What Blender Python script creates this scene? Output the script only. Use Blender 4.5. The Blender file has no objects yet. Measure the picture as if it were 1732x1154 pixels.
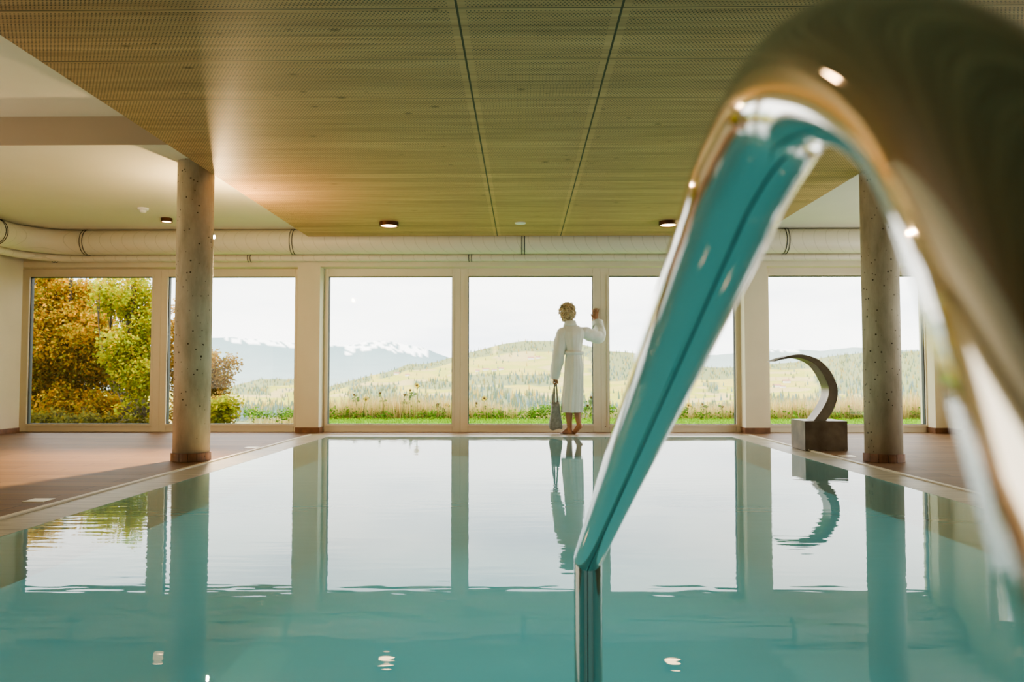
import bpy, bmesh, math, random
from mathutils import Vector, Matrix, noise
import numpy as np
PI = math.pi
random.seed(7)
SC = bpy.context.scene
COL = SC.collection

# ------------------------------------------------------------------ camera
FPX = 1347.0
PITCH = math.atan(61/FPX); YAW = math.atan(18/FPX)
CAM = Vector((0, 0, 0.757))
def ray(px, py):
    x = (px-866)/FPX; y = -(py-577)/FPX
    c, s = math.cos(PITCH), math.sin(PITCH)
    d = (x, c-y*s, s+y*c)
    c, s = math.cos(YAW), math.sin(YAW)
    return Vector((d[0]*c-d[1]*s, d[0]*s+d[1]*c, d[2]))
def U(px, py, Y):
    """point at depth Y seen along the sight line px, py"""
    d = ray(px, py); return CAM+d*(Y/d.y)
def UX(px, Y, py=600): return U(px, py, Y).x
cd = bpy.data.cameras.new('camera'); cam = bpy.data.objects.new('camera', cd); COL.objects.link(cam)
cam.location = CAM
cam.rotation_euler = (PI/2+PITCH, 0, YAW)
cd.sensor_width = 36; cd.lens = 36*FPX/1732
cd.clip_start = 0.005; cd.clip_end = 60000
cd.dof.use_dof = True; cd.dof.focus_distance = 3.5; cd.dof.aperture_fstop = 9.0
SC.camera = cam

# ------------------------------------------------------------------ materials
def nmat(name):
    m = bpy.data.materials.new(name); m.use_nodes = True
    nt = m.node_tree; nt.nodes.clear()
    out = nt.nodes.new('ShaderNodeOutputMaterial')
    return m, nt, out
def N(nt, t, **kw):
    n = nt.nodes.new(t)
    for k, v in kw.items():
        if k in n.inputs.keys(): n.inputs[k].default_value = v
        else: setattr(n, k, v)
    return n
def L(nt, a, b): nt.links.new(a, b)
def ramp(nt, fac, stops):
    r = nt.nodes.new('ShaderNodeValToRGB')
    e = r.color_ramp.elements
    while len(e) < len(stops): e.new(0.5)
    for i, (p, c) in enumerate(stops):
        e[i].position = p; e[i].color = (*c, 1) if len(c) == 3 else c
    L(nt, fac, r.inputs[0]); return r
def simple(name, col, rough=0.6, metal=0.0, spec=0.5, nscale=0, namt=0.0, bump=0.0, bscale=60, coat=0):
    m, nt, out = nmat(name)
    p = N(nt, 'ShaderNodeBsdfPrincipled', Roughness=rough, Metallic=metal)
    p.inputs['Base Color'].default_value = (*col, 1); p.inputs['Specular IOR Level'].default_value = spec
    p.inputs['Coat Weight'].default_value = coat
    tc = N(nt, 'ShaderNodeTexCoord')
    if namt:
        n = N(nt, 'ShaderNodeTexNoise', Scale=nscale, Detail=5.0); L(nt, tc.outputs['Object'], n.inputs['Vector'])
        a = tuple(max(0, c*(1-namt)) for c in col); b = tuple(min(1, c*(1+namt)) for c in col)
        r = ramp(nt, n.outputs['Fac'], [(0.3, a), (0.7, b)]); L(nt, r.outputs[0], p.inputs['Base Color'])
    if bump:
        n2 = N(nt, 'ShaderNodeTexNoise', Scale=bscale, Detail=4.0); L(nt, tc.outputs['Object'], n2.inputs['Vector'])
        b = N(nt, 'ShaderNodeBump', Strength=bump, Distance=0.01); L(nt, n2.outputs['Fac'], b.inputs['Height'])
        L(nt, b.outputs[0], p.inputs['Normal'])
    L(nt, p.outputs[0], out.inputs[0]); return m
def emit(name, col, s):
    m, nt, out = nmat(name)
    e = N(nt, 'ShaderNodeEmission', Strength=s); e.inputs[0].default_value = (*col, 1)
    L(nt, e.outputs[0], out.inputs[0]); return m

M = {}
M['plaster'] = simple('plaster', (0.76, 0.69, 0.52), 0.85, nscale=3, namt=0.03, bump=0.05, bscale=200)
M['ceiling_paint'] = simple('ceiling_paint', (0.74, 0.71, 0.58), 0.9, nscale=2, namt=0.02)
M['shaded_step'] = simple('shaded_step', (0.50, 0.40, 0.28), 0.9, nscale=2, namt=0.02)  # brown with the shade of facing away from the windows mixed in
M['frame'] = simple('window_frame_paint', (0.76, 0.68, 0.52), 0.4, nscale=4, namt=0.02)
M['seal'] = simple('dark_seal', (0.02, 0.025, 0.03), 0.5)
M['sill_tile'] = simple('brown_tile', (0.20, 0.10, 0.05), 0.45, nscale=9, namt=0.3)
M['chrome'] = simple('chrome', (0.74, 0.71, 0.66), 0.035, 1.0)
M['steel'] = simple('brushed_steel', (0.21, 0.18, 0.135), 0.36, 1.0, nscale=7, namt=0.25, bump=0.08, bscale=120)
M['steel_box'] = simple('brushed_steel_box', (0.17, 0.135, 0.095), 0.42, 1.0, nscale=5, namt=0.35, bump=0.08, bscale=120)
M['black'] = simple('black_rubber', (0.015, 0.015, 0.015), 0.5)
M['dark_wood_wall'] = simple('dark_back_wall', (0.07, 0.04, 0.02), 0.6, nscale=3, namt=0.3)
M['bronze'] = simple('bronze_lamp_ring', (0.11, 0.045, 0.02), 0.35, 0.6)
M['lamp'] = emit('warm_lamp_glow', (1.0, 0.66, 0.34), 12)
M['flood'] = emit('floodlight_glow', (1.0, 0.90, 0.74), 300)
M['white_plastic'] = simple('white_plastic', (0.85, 0.84, 0.80), 0.4)
M['hatch'] = simple('pale_cover', (0.75, 0.68, 0.5), 0.35, 0.4)
M['skin'] = simple('skin', (0.42, 0.22, 0.13), 0.5, nscale=9, namt=0.08)
M['hair'] = simple('blonde_hair', (0.66, 0.54, 0.34), 0.5, nscale=60, namt=0.45)
M['robe'] = simple('white_terry', (0.76, 0.79, 0.74), 0.95, nscale=8, namt=0.03, bump=0.35, bscale=180)
M['felt'] = simple('grey_felt', (0.26, 0.27, 0.25), 0.95, nscale=30, namt=0.25, bump=0.3, bscale=160)
M['bark'] = simple('bark', (0.06, 0.045, 0.03), 0.9, nscale=4, namt=0.4)
M['house_wall'] = simple('house_wall', (0.80, 0.78, 0.74), 0.8)
M['house_roof'] = simple('house_roof', (0.42, 0.22, 0.16), 0.8)
M['turbine'] = simple('turbine_white', (0.9, 0.9, 0.9), 0.5)
M['basin'] = simple('turquoise_basin', (0.06, 0.34, 0.37), 0.7, nscale=0.8, namt=0.06)
M['kerb'] = simple('pale_kerb', (0.62, 0.56, 0.42), 0.45, nscale=12, namt=0.08)

def deck_mat():
    m, nt, out = nmat('wood_look_deck')
    p = N(nt, 'ShaderNodeBsdfPrincipled', Roughness=0.42); p.inputs['Specular IOR Level'].default_value = 0.28
    tc = N(nt, 'ShaderNodeTexCoord')
    b = N(nt, 'ShaderNodeTexBrick', Scale=1.0); b.inputs['Brick Width'].default_value = 1.25; b.inputs['Row Height'].default_value = 0.205
    b.inputs['Mortar Size'].default_value = 0.0035; b.inputs['Color1'].default_value = (0.15, 0.085, 0.042, 1)
    b.inputs['Color2'].default_value = (0.22, 0.130, 0.068, 1); b.inputs['Mortar'].default_value = (0.045, 0.028, 0.018, 1)
    b.offset = 0.37
    L(nt, tc.outputs['Object'], b.inputs['Vector'])
    mp = N(nt, 'ShaderNodeMapping'); mp.inputs['Scale'].default_value = (1.0, 26, 1); L(nt, tc.outputs['Object'], mp.inputs['Vector'])
    n = N(nt, 'ShaderNodeTexNoise', Scale=1.6, Detail=6.0); L(nt, mp.outputs[0], n.inputs['Vector'])
    r = ramp(nt, n.outputs['Fac'], [(0.25, (0.55, 0.52, 0.5)), (0.75, (1.35, 1.3, 1.22))])
    mx = N(nt, 'ShaderNodeMix', data_type='RGBA', blend_type='MULTIPLY'); mx.inputs[0].default_value = 1.0
    L(nt, b.outputs['Color'], mx.inputs[6]); L(nt, r.outputs[0], mx.inputs[7]); L(nt, mx.outputs[2], p.inputs['Base Color'])
    r2 = ramp(nt, n.outputs['Fac'], [(0.2, (0.42,)*3), (0.8, (0.6,)*3)]); L(nt, r2.outputs[0], p.inputs['Roughness'])
    bp = N(nt, 'ShaderNodeBump', Strength=0.25, Distance=0.002); L(nt, b.outputs['Fac'], bp.inputs['Height']); bp.invert = True
    L(nt, bp.outputs[0], p.inputs['Normal'])
    L(nt, p.outputs[0], out.inputs[0]); return m
M['deck'] = deck_mat()

def grate_mat():
    m, nt, out = nmat('overflow_edge_stone')
    p = N(nt, 'ShaderNodeBsdfPrincipled', Roughness=0.4)
    tc = N(nt, 'ShaderNodeTexCoord'); sx = N(nt, 'ShaderNodeSeparateXYZ'); L(nt, tc.outputs['Object'], sx.inputs[0])
    w = N(nt, 'ShaderNodeTexNoise', Scale=1.0, Detail=5.0)
    mp = N(nt, 'ShaderNodeMapping'); mp.inputs['Scale'].default_value = (3, 30, 1); L(nt, tc.outputs['Object'], mp.inputs['Vector']); L(nt, mp.outputs[0], w.inputs['Vector'])
    r = ramp(nt, w.outputs['Fac'], [(0.28, (0.22, 0.19, 0.13)), (0.55, (0.40, 0.36, 0.26)), (0.8, (0.52, 0.48, 0.36))])
    L(nt, r.outputs[0], p.inputs['Base Color'])
    L(nt, p.outputs[0], out.inputs[0]); return m
M['grate'] = grate_mat()

def concrete_mat():
    m, nt, out = nmat('concrete_column')
    p = N(nt, 'ShaderNodeBsdfPrincipled', Roughness=0.8)
    tc = N(nt, 'ShaderNodeTexCoord')
    mp = N(nt, 'ShaderNodeMapping'); mp.inputs['Scale'].default_value = (1, 1, 0.35); L(nt, tc.outputs['Object'], mp.inputs['Vector'])
    n = N(nt, 'ShaderNodeTexNoise', Scale=7.0, Detail=8.0, Roughness=0.62); L(nt, mp.outputs[0], n.inputs['Vector'])
    r = ramp(nt, n.outputs['Fac'], [(0.3, (0.34, 0.29, 0.20)), (0.5, (0.48, 0.42, 0.31)), (0.72, (0.60, 0.54, 0.41))])
    v = N(nt, 'ShaderNodeTexVoronoi', Scale=19.0); L(nt, tc.outputs['Object'], v.inputs['Vector'])
    n3 = N(nt, 'ShaderNodeTexNoise', Scale=6.0, Detail=2.0); L(nt, tc.outputs['Object'], n3.inputs['Vector'])
    th = N(nt, 'ShaderNodeMath', operation='MULTIPLY_ADD'); th.inputs[1].default_value = 0.36; th.inputs[2].default_value = -0.06; L(nt, n3.outputs['Fac'], th.inputs[0])
    lt = N(nt, 'ShaderNodeMath', operation='LESS_THAN'); L(nt, v.outputs['Distance'], lt.inputs[0]); L(nt, th.outputs[0], lt.inputs[1])
    mx = N(nt, 'ShaderNodeMix', data_type='RGBA'); L(nt, lt.outputs[0], mx.inputs[0]); L(nt, r.outputs[0], mx.inputs[6]); mx.inputs[7].default_value = (0.08, 0.06, 0.035, 1)
    L(nt, mx.outputs[2], p.inputs['Base Color'])
    b = N(nt, 'ShaderNodeBump', Strength=0.3, Distance=0.004); L(nt, n.outputs['Fac'], b.inputs['Height']); L(nt, b.outputs[0], p.inputs['Normal'])
    L(nt, p.outputs[0], out.inputs[0]); return m
M['concrete'] = concrete_mat()

# suspended timber ceiling: staggered holes, panel joints, knots and grain
PX0, PJ1, PJ2, PX1 = -2.83, -0.33, 0.50, 3.07
PY1, PPITCH = 10.40, 0.648
def math_node(nt, op, a, b=None, c=None):
    n = nt.nodes.new('ShaderNodeMath'); n.operation = op
    for i, v in enumerate((a, b, c)):
        if v is None: continue
        if isinstance(v, (int, float)): n.inputs[i].default_value = v
        else: L(nt, v, n.inputs[i])
    return n.outputs[0]
def wood_mat():
    m, nt, out = nmat('perforated_wood')
    p = N(nt, 'ShaderNodeBsdfPrincipled', Roughness=0.55)
    g = N(nt, 'ShaderNodeNewGeometry'); sx = N(nt, 'ShaderNodeSeparateXYZ'); L(nt, g.outputs['Position'], sx.inputs[0])
    X, Y = sx.outputs[0], sx.outputs[1]
    # distance to the board seams across the pool
    yy = math_node(nt, 'SUBTRACT', PY1, Y)
    my = math_node(nt, 'PINGPONG', yy, PPITCH/2)          # 0 at seam
    seam_y = math_node(nt, 'LESS_THAN', my, 0.0035)
    d1 = math_node(nt, 'ABSOLUTE', math_node(nt, 'SUBTRACT', X, PJ1)); d2 = math_node(nt, 'ABSOLUTE', math_node(nt, 'SUBTRACT', X, PJ2))
    dj = math_node(nt, 'MINIMUM', d1, d2)
    seam_x = math_node(nt, 'LESS_THAN', dj, 0.006)
    # holes
    RP, CP = 0.0175, 0.021
    row = math_node(nt, 'FLOOR', math_node(nt, 'DIVIDE', yy, RP))
    off = math_node(nt, 'MULTIPLY', math_node(nt, 'MODULO', row, 2.0), 0.5)
    cx = math_node(nt, 'SUBTRACT', math_node(nt, 'FRACT', math_node(nt, 'ADD', math_node(nt, 'ADD', math_node(nt, 'DIVIDE', X, CP), 400.0), off)), 0.5)
    cy = math_node(nt, 'SUBTRACT', math_node(nt, 'FRACT', math_node(nt, 'DIVIDE', yy, RP)), 0.5)
    dd = math_node(nt, 'ADD', math_node(nt, 'POWER', math_node(nt, 'MULTIPLY', cx, CP), 2.0), math_node(nt, 'POWER', math_node(nt, 'MULTIPLY', cy, RP), 2.0))
    hole = math_node(nt, 'LESS_THAN', dd, 0.0044**2)
    ok = math_node(nt, 'MULTIPLY', math_node(nt, 'GREATER_THAN', my, 0.018), math_node(nt, 'GREATER_THAN', dj, 0.045))
    hole = math_node(nt, 'MULTIPLY', hole, ok)
    dark = math_node(nt, 'MAXIMUM', hole, math_node(nt, 'MAXIMUM', seam_x, seam_y))
    # grain
    board = math_node(nt, 'FLOOR', math_node(nt, 'DIVIDE', yy, PPITCH/4))
    cmb = N(nt, 'ShaderNodeCombineXYZ'); L(nt, X, cmb.inputs[0]); L(nt, math_node(nt, 'MULTIPLY', Y, 22.0), cmb.inputs[1]); L(nt, board, cmb.inputs[2])
    n = N(nt, 'ShaderNodeTexNoise', Scale=1.3, Detail=5.0); L(nt, cmb.outputs[0], n.inputs['Vector'])
    r = ramp(nt, n.outputs['Fac'], [(0.28, (0.42, 0.235, 0.115)), (0.5, (0.55, 0.325, 0.165)), (0.75, (0.66, 0.42, 0.22))])
    wn = N(nt, 'ShaderNodeTexWhiteNoise', noise_dimensions='1D'); L(nt, board, wn.inputs['W'])
    hs = N(nt, 'ShaderNodeHueSaturation'); L(nt, r.outputs[0], hs.inputs['Color']); L(nt, math_node(nt, 'MULTIPLY_ADD', wn.outputs['Value'], 0.25, 0.87), hs.inputs['Value'])
    # knots
    cmb2 = N(nt, 'ShaderNodeCombineXYZ'); L(nt, X, cmb2.inputs[0]); L(nt, math_node(nt, 'MULTIPLY', Y, 1.6), cmb2.inputs[1])
    v = N(nt, 'ShaderNodeTexVoronoi', Scale=5.0); L(nt, cmb2.outputs[0], v.inputs['Vector'])
    sep = N(nt, 'ShaderNodeSeparateColor'); L(nt, v.outputs['Color'], sep.inputs[0])
    ksz = math_node(nt, 'MULTIPLY', math_node(nt, 'POWER', sep.outputs[0], 2.2), 0.16)
    kn = N(nt, 'ShaderNodeMapRange'); L(nt, math_node(nt, 'DIVIDE', v.outputs['Distance'], math_node(nt, 'MAXIMUM', ksz, 0.001)), kn.inputs[0])
    kn.inputs[1].default_value = 0.5; kn.inputs[2].default_value = 1.3; kn.inputs[3].default_value = 0.75; kn.inputs[4].default_value = 0.0
    mk_ = N(nt, 'ShaderNodeMix', data_type='RGBA'); L(nt, kn.outputs[0], mk_.inputs[0]); L(nt, hs.outputs[0], mk_.inputs[6]); mk_.inputs[7].default_value = (0.17, 0.085, 0.035, 1)
    mx = N(nt, 'ShaderNodeMix', data_type='RGBA'); L(nt, dark, mx.inputs[0]); L(nt, mk_.outputs[2], mx.inputs[6]); mx.inputs[7].default_value = (0.03, 0.022, 0.01, 1)
    L(nt, mx.outputs[2], p.inputs['Base Color'])
    L(nt, p.outputs[0], out.inputs[0]); return m
M['wood'] = wood_mat()

def duct_mat():
    m, nt, out = nmat('white_duct_wrap')
    p = N(nt, 'ShaderNodeBsdfPrincipled', Roughness=0.45); p.inputs['Base Color'].default_value = (0.74, 0.69, 0.55, 1)
    g = N(nt, 'ShaderNodeNewGeometry'); sx = N(nt, 'ShaderNodeSeparateXYZ'); L(nt, g.outputs['Position'], sx.inputs[0])
    s = math_node(nt, 'ADD', math_node(nt, 'ADD', sx.outputs[0], math_node(nt, 'MULTIPLY', sx.outputs[1], -1.0)), math_node(nt, 'MULTIPLY', sx.outputs[2], 0.12))
    pp = math_node(nt, 'PINGPONG', s, 0.075)
    lt = math_node(nt, 'LESS_THAN', pp, 0.004)
    mx = N(nt, 'ShaderNodeMix', data_type='RGBA'); L(nt, lt, mx.inputs[0]); mx.inputs[6].default_value = (0.74, 0.69, 0.55, 1); mx.inputs[7].default_value = (0.60, 0.56, 0.43, 1)
    L(nt, mx.outputs[2], p.inputs['Base Color'])
    n = N(nt, 'ShaderNodeTexNoise', Scale=14.0, Detail=3.0); L(nt, g.outputs['Position'], n.inputs['Vector'])
    b = N(nt, 'ShaderNodeBump', Strength=0.25, Distance=0.01); L(nt, n.outputs['Fac'], b.inputs['Height']); L(nt, b.outputs[0], p.inputs['Normal'])
    L(nt, p.outputs[0], out.inputs[0]); return m
M['duct'] = duct_mat()

def glass_mat():
    m, nt, out = nmat('window_glass')
    fr = N(nt, 'ShaderNodeFresnel', IOR=1.45)
    t = N(nt, 'ShaderNodeBsdfTransparent'); t.inputs[0].default_value = (0.97, 0.985, 0.97, 1)
    gl = N(nt, 'ShaderNodeBsdfGlossy', Roughness=0.0)
    mx = N(nt, 'ShaderNodeMixShader'); L(nt, fr.outputs[0], mx.inputs[0]); L(nt, t.outputs[0], mx.inputs[1]); L(nt, gl.outputs[0], mx.inputs[2])
    L(nt, mx.outputs[0], out.inputs[0]); return m
M['glass'] = glass_mat()

def water_mat():
    m, nt, out = nmat('pool_water')
    g = N(nt, 'ShaderNodeNewGeometry')
    mp = N(nt, 'ShaderNodeMapping'); mp.inputs['Scale'].default_value = (0.45, 1.6, 1); L(nt, g.outputs['Position'], mp.inputs['Vector'])
    n1 = N(nt, 'ShaderNodeTexNoise', Scale=2.2, Detail=2.0); n2 = N(nt, 'ShaderNodeTexNoise', Scale=9.0, Detail=1.0)
    n3 = N(nt, 'ShaderNodeTexNoise', Scale=0.7, Detail=1.0)
    for n in (n1, n2): L(nt, mp.outputs[0], n.inputs['Vector'])
    L(nt, g.outputs['Position'], n3.inputs['Vector'])
    # livelier ripples towards the left (inlet) side
    sx = N(nt, 'ShaderNodeSeparateXYZ'); L(nt, g.outputs['Position'], sx.inputs[0])
    mr = N(nt, 'ShaderNodeMapRange'); L(nt, sx.outputs[0], mr.inputs[0]); mr.inputs[1].default_value = -2.6; mr.inputs[2].default_value = -0.6
    mr.inputs[3].default_value = 1.0; mr.inputs[4].default_value = 0.5
    h = math_node(nt, 'ADD', math_node(nt, 'MULTIPLY', n1.outputs['Fac'], 0.22), math_node(nt, 'MULTIPLY', math_node(nt, 'MULTIPLY', n2.outputs['Fac'], mr.outputs[0]), 0.20))
    b = N(nt, 'ShaderNodeBump', Strength=1.0, Distance=0.0045); L(nt, h, b.inputs['Height'])
    fr = N(nt, 'ShaderNodeFresnel', IOR=1.36); L(nt, b.outputs[0], fr.inputs['Normal'])
    t = N(nt, 'ShaderNodeBsdfTransparent'); t.inputs[0].default_value = (0.62, 0.93, 0.93, 1)
    d = N(nt, 'ShaderNodeBsdfDiffuse'); d.inputs[0].default_value = (0.28, 0.58, 0.57, 1)
    body = N(nt, 'ShaderNodeMixShader'); body.inputs[0].default_value = 0.6; L(nt, t.outputs[0], body.inputs[1]); L(nt, d.outputs[0], body.inputs[2])
    gl = N(nt, 'ShaderNodeBsdfGlossy', Roughness=0.0); L(nt, b.outputs[0], gl.inputs['Normal'])
    mx = N(nt, 'ShaderNodeMixShader'); L(nt, fr.outputs[0], mx.inputs[0]); L(nt, body.outputs[0], mx.inputs[1]); L(nt, gl.outputs[0], mx.inputs[2])
    L(nt, mx.outputs[0], out.inputs[0]); return m
M['water'] = water_mat()

def vcol_mat(name, rough=0.8, trans=0.0, emi=0.0):
    m, nt, out = nmat(name)
    a = N(nt, 'ShaderNodeAttribute', attribute_name='Col')
    d = N(nt, 'ShaderNodeBsdfDiffuse'); L(nt, a.outputs['Color'], d.inputs[0])
    if trans:
        t = N(nt, 'ShaderNodeBsdfTranslucent'); L(nt, a.outputs['Color'], t.inputs[0])
        mx = N(nt, 'ShaderNodeMixShader'); mx.inputs[0].default_value = trans
        L(nt, d.outputs[0], mx.inputs[1]); L(nt, t.outputs[0], mx.inputs[2]); L(nt, mx.outputs[0], out.inputs[0])
    else: L(nt, d.outputs[0], out.inputs[0])
    return m
M['leaf'] = vcol_mat('leaf', trans=0.5)
M['land'] = vcol_mat('land')

# ------------------------------------------------------------------ object helpers
WORLD = {}
def tag(o, label=None, cat=None, group=None, kind=None):
    if label: o['label'] = label
    if cat: o['category'] = cat
    if group: o['group'] = group
    if kind: o['kind'] = kind
    return o
def mesh_of(bm, name, mats, smooth=False, recalc=True):
    if recalc: bmesh.ops.recalc_face_normals(bm, faces=bm.faces)
    me = bpy.data.meshes.new(name); bm.to_mesh(me); bm.free()
    for m in (mats if isinstance(mats, (list, tuple)) else [mats]): me.materials.append(M[m] if isinstance(m, str) else m)
    if smooth:
        for p in me.polygons: p.use_smooth = True
    return me
def obj(name, bm, mats, parent=None, smooth=False, origin=None, recalc=True, **tg):
    me = mesh_of(bm, name, mats, smooth, recalc) if not isinstance(bm, bpy.types.Mesh) else bm
    co = np.empty(len(me.vertices)*3); me.vertices.foreach_get('co', co); co = co.reshape(-1, 3)
    if origin is None:
        mn, mx = co.min(0), co.max(0); origin = Vector(((mn[0]+mx[0])/2, (mn[1]+mx[1])/2, mn[2]))
    me.transform(Matrix.Translation(-Vector(origin)))
    o = bpy.data.objects.new(name, me); COL.objects.link(o)
    if parent: o.parent = parent; o.location = Vector(origin)-WORLD[parent.name]
    else: o.location = origin
    WORLD[o.name] = Vector(origin)
    if tg: tag(o, **tg)
    return o
def empty(name, loc, **tg):
    o = bpy.data.objects.new(name, None); COL.objects.link(o); o.location = loc; o.empty_display_size = 0.1
    WORLD[o.name] = Vector(loc); tag(o, **tg); return o
def copy_thing(o, delta=(0, 0, 0), **tg):
    c = o.copy(); COL.objects.link(c); c.location = o.location+Vector(delta); WORLD[c.name] = WORLD[o.name]+Vector(delta)
    for ch in [x for x in bpy.data.objects if x.parent == o]:
        d = ch.copy(); COL.objects.link(d); d.parent = c
        for g in [x for x in bpy.data.objects if x.parent == ch]:
            e = g.copy(); COL.objects.link(e); e.parent = d
    tag(c, **tg); return c
def box(bm, x0, x1, y0, y1, z0, z1, bevel=0, mi=0):
    v = [bm.verts.new((x, y, z)) for z in (z0, z1) for y in (y0, y1) for x in (x0, x1)]
    fs = [bm.faces.new([v[i] for i in f]) for f in ((0, 2, 3, 1), (4, 5, 7, 6), (0, 1, 5, 4), (2, 6, 7, 3), (0, 4, 6, 2), (1, 3, 7, 5))]
    for f in fs: f.material_index = mi
    if bevel:
        es = list({e for f in fs for e in f.edges}); bmesh.ops.bevel(bm, geom=es, offset=bevel, segments=2, affect='EDGES')
    return bm
def lathe(bm, prof, cx=0, cy=0, seg=48, cap=True, mi=0):
    rings = []
    for r, z in prof: rings.append([bm.verts.new((cx+r*math.cos(2*PI*i/seg), cy+r*math.sin(2*PI*i/seg), z)) for i in range(seg)])
    for a, b in zip(rings, rings[1:]):
        for i in range(seg):
            f = bm.faces.new((a[i], a[(i+1) % seg], b[(i+1) % seg], b[i])); f.material_index = mi
    if cap:
        for rg in (rings[0], rings[-1]): bm.faces.new(rg).material_index = mi
    return bm
def loft(bm, rings, closed=True, cap=True, mi=0):
    R = [[bm.verts.new(p) for p in r] for r in rings]; n = len(R[0])
    for a, b in zip(R, R[1:]):
        for i in range(n if closed else n-1):
            bm.faces.new((a[i], a[(i+1) % n], b[(i+1) % n], b[i])).material_index = mi
    if cap and closed:
        bm.faces.new(R[0]); bm.faces.new(R[-1])
    return R
def tube(bm, pts, rad, seg=12, cap=True, up=None, flat=1.0):
    pts = [Vector(p) for p in pts]; n = len(pts)
    if not isinstance(rad, (list, tuple)): rad = [rad]*n
    T = [(pts[min(i+1, n-1)]-pts[max(i-1, 0)]).normalized() for i in range(n)]
    u = Vector(up) if up else (Vector((0, 0, 1)) if abs(T[0].z) < .9 else Vector((1, 0, 0)))
    rings = []
    for i in range(n):
        u = (u-T[i]*u.dot(T[i])).normalized(); w = T[i].cross(u)
        rings.append([pts[i]+(u*math.cos(2*PI*k/seg)+w*math.sin(2*PI*k/seg)*flat)*rad[i] for k in range(seg)])
    loft(bm, rings, True, cap)
    return bm
def catmull(P, k=12):
    P = [Vector(p) for p in P]; P = [2*P[0]-P[1]]+P+[2*P[-1]-P[-2]]; out = []
    for i in range(1, len(P)-2):
        a, b, c, d = P[i-1:i+3]
        for j in range(k):
            t = j/k; out.append(.5*((2*b)+(c-a)*t+(2*a-5*b+4*c-d)*t*t+(3*b-a-3*c+d)*t**3))
    out.append(P[-2]); return out

# ------------------------------------------------------------------ room dimensions
WY = 10.80           # inner face of the window wall
FY = 11.02           # inner face of the window frames
XL = UX(35, WY, 600)   # left wall
XR = UX(1601, WY, 600)
YB = -5.0
PXL, PXR, PYN, PYF = -2.49, 2.66, -2.60, 10.20     # water rectangle
EXL, EXR, EYF = -2.775, 2.94, 10.47              # outer edge of the overflow strip
ZC, ZC2, YS = 2.737, 2.985, 6.67

# floor
bm = bmesh.new()
box(bm, XL-.2, EXL-.04, YB, WY+.3, -.25, 0); box(bm, EXR+.04, XR+.2, YB, WY+.3, -.25, 0)
box(bm, EXL-.04, EXR+.04, YB, -2.94, -.25, 0); box(bm, EXL-.04, EXR+.04, EYF+.04, WY+.3, -.25, 0)
obj('floor', bm, 'deck', kind='structure', origin=(0, 0, 0))
# kerb line
bm = bmesh.new()
box(bm, EXL-.04, EXL, -2.94, EYF+.04, -.25, .006); box(bm, EXR, EXR+.04, -2.94, EYF+.04, -.25, .006)
box(bm, EXL, EXR, EYF, EYF+.04, -.25, .006); box(bm, EXL, EXR, -2.94, -2.90, -.25, .006)
obj('trim_1', bm, 'kerb', kind='structure', origin=(0, 0, 0))
# overflow strip
bm = bmesh.new()
box(bm, EXL, PXL, -2.9, EYF, -.25, -.003); box(bm, PXR, EXR, -2.9, EYF, -.25, -.003)
box(bm, PXL, PXR, PYF, EYF, -.25, -.003); box(bm, PXL, PXR, -2.9, PYN, -.25, -.003)
obj('trim_2', bm, 'grate', kind='structure', origin=(0, 0, 0))
# basin
bm = bmesh.new()
v = [bm.verts.new(p) for p in ((PXL, PYN, -.02), (PXR, PYN, -.02), (PXR, PYF, -.02), (PXL, PYF, -.02), (PXL, PYN, -1.35), (PXR, PYN, -1.35), (PXR, PYF, -1.35), (PXL, PYF, -1.35))]
for f in ((4, 5, 6, 7), (0, 1, 5, 4), (1, 2, 6, 5), (2, 3, 7, 6), (3, 0, 4, 7)): bm.faces.new([v[i] for i in f])
obj('pool_basin', bm, 'basin', kind='structure', origin=(0, 0, -1.35))
bm = bmesh.new()
v = [bm.verts.new(p) for p in ((PXL, PYN, 0), (PXR, PYN, 0), (PXR, PYF, 0), (PXL, PYF, 0))]; bm.faces.new(v)
obj('pool_water', bm, 'water', origin=(0, 5, 0), label='still turquoise swimming pool water mirroring the tall windows', cat='water', kind='stuff').location.z = -.004

# walls
def wallbox(name, *b, mat='plaster', mats=None):
    bm = bmesh.new(); box(bm, *b); return obj(name, bm, mat, kind='structure')
LZ = 2.265
G = [(UX(33, FY), UX(545, WY)), ]
# piers: [x0,x1] on WY face
p1 = (UX(502, WY), UX(540, WY)); p2 = (UX(1260, WY), UX(1299, WY)); p3 = (UX(1580, WY), XR+.25)
WX0 = UX(33, FY)
bm = bmesh.new()
box(bm, XL-.25, XR+.25, WY, WY+.4, LZ, ZC2+.1)
box(bm, XL-.25, WX0, WY, WY+.4, 0, LZ)
for a, b in (p1, p2, p3): box(bm, a, b, WY, WY+.4, 0, LZ)
obj('wall_far', bm, 'plaster', kind='structure', origin=(0, WY, 0))
bm = bmesh.new(); box(bm, XL-.25, XL, YB, WY, 0, ZC2+.1); obj('wall_left', bm, 'plaster', kind='structure')
bm = bmesh.new()
RW0, RW1 = 5.2, 10.02
box(bm, XR, XR+.25, RW1, WY, 0, ZC2+.1); box(bm, XR, XR+.25, YB, RW0, 0, ZC2+.1); box(bm, XR, XR+.25, RW0, RW1, LZ, ZC2+.1)
obj('wall_right', bm, 'plaster', kind='structure')
bm = bmesh.new(); box(bm, XL-.25, XR+.25, YB-.2, YB, 0, ZC2+.1); obj('wall_back', bm, 'dark_wood_wall', kind='structure')
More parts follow.
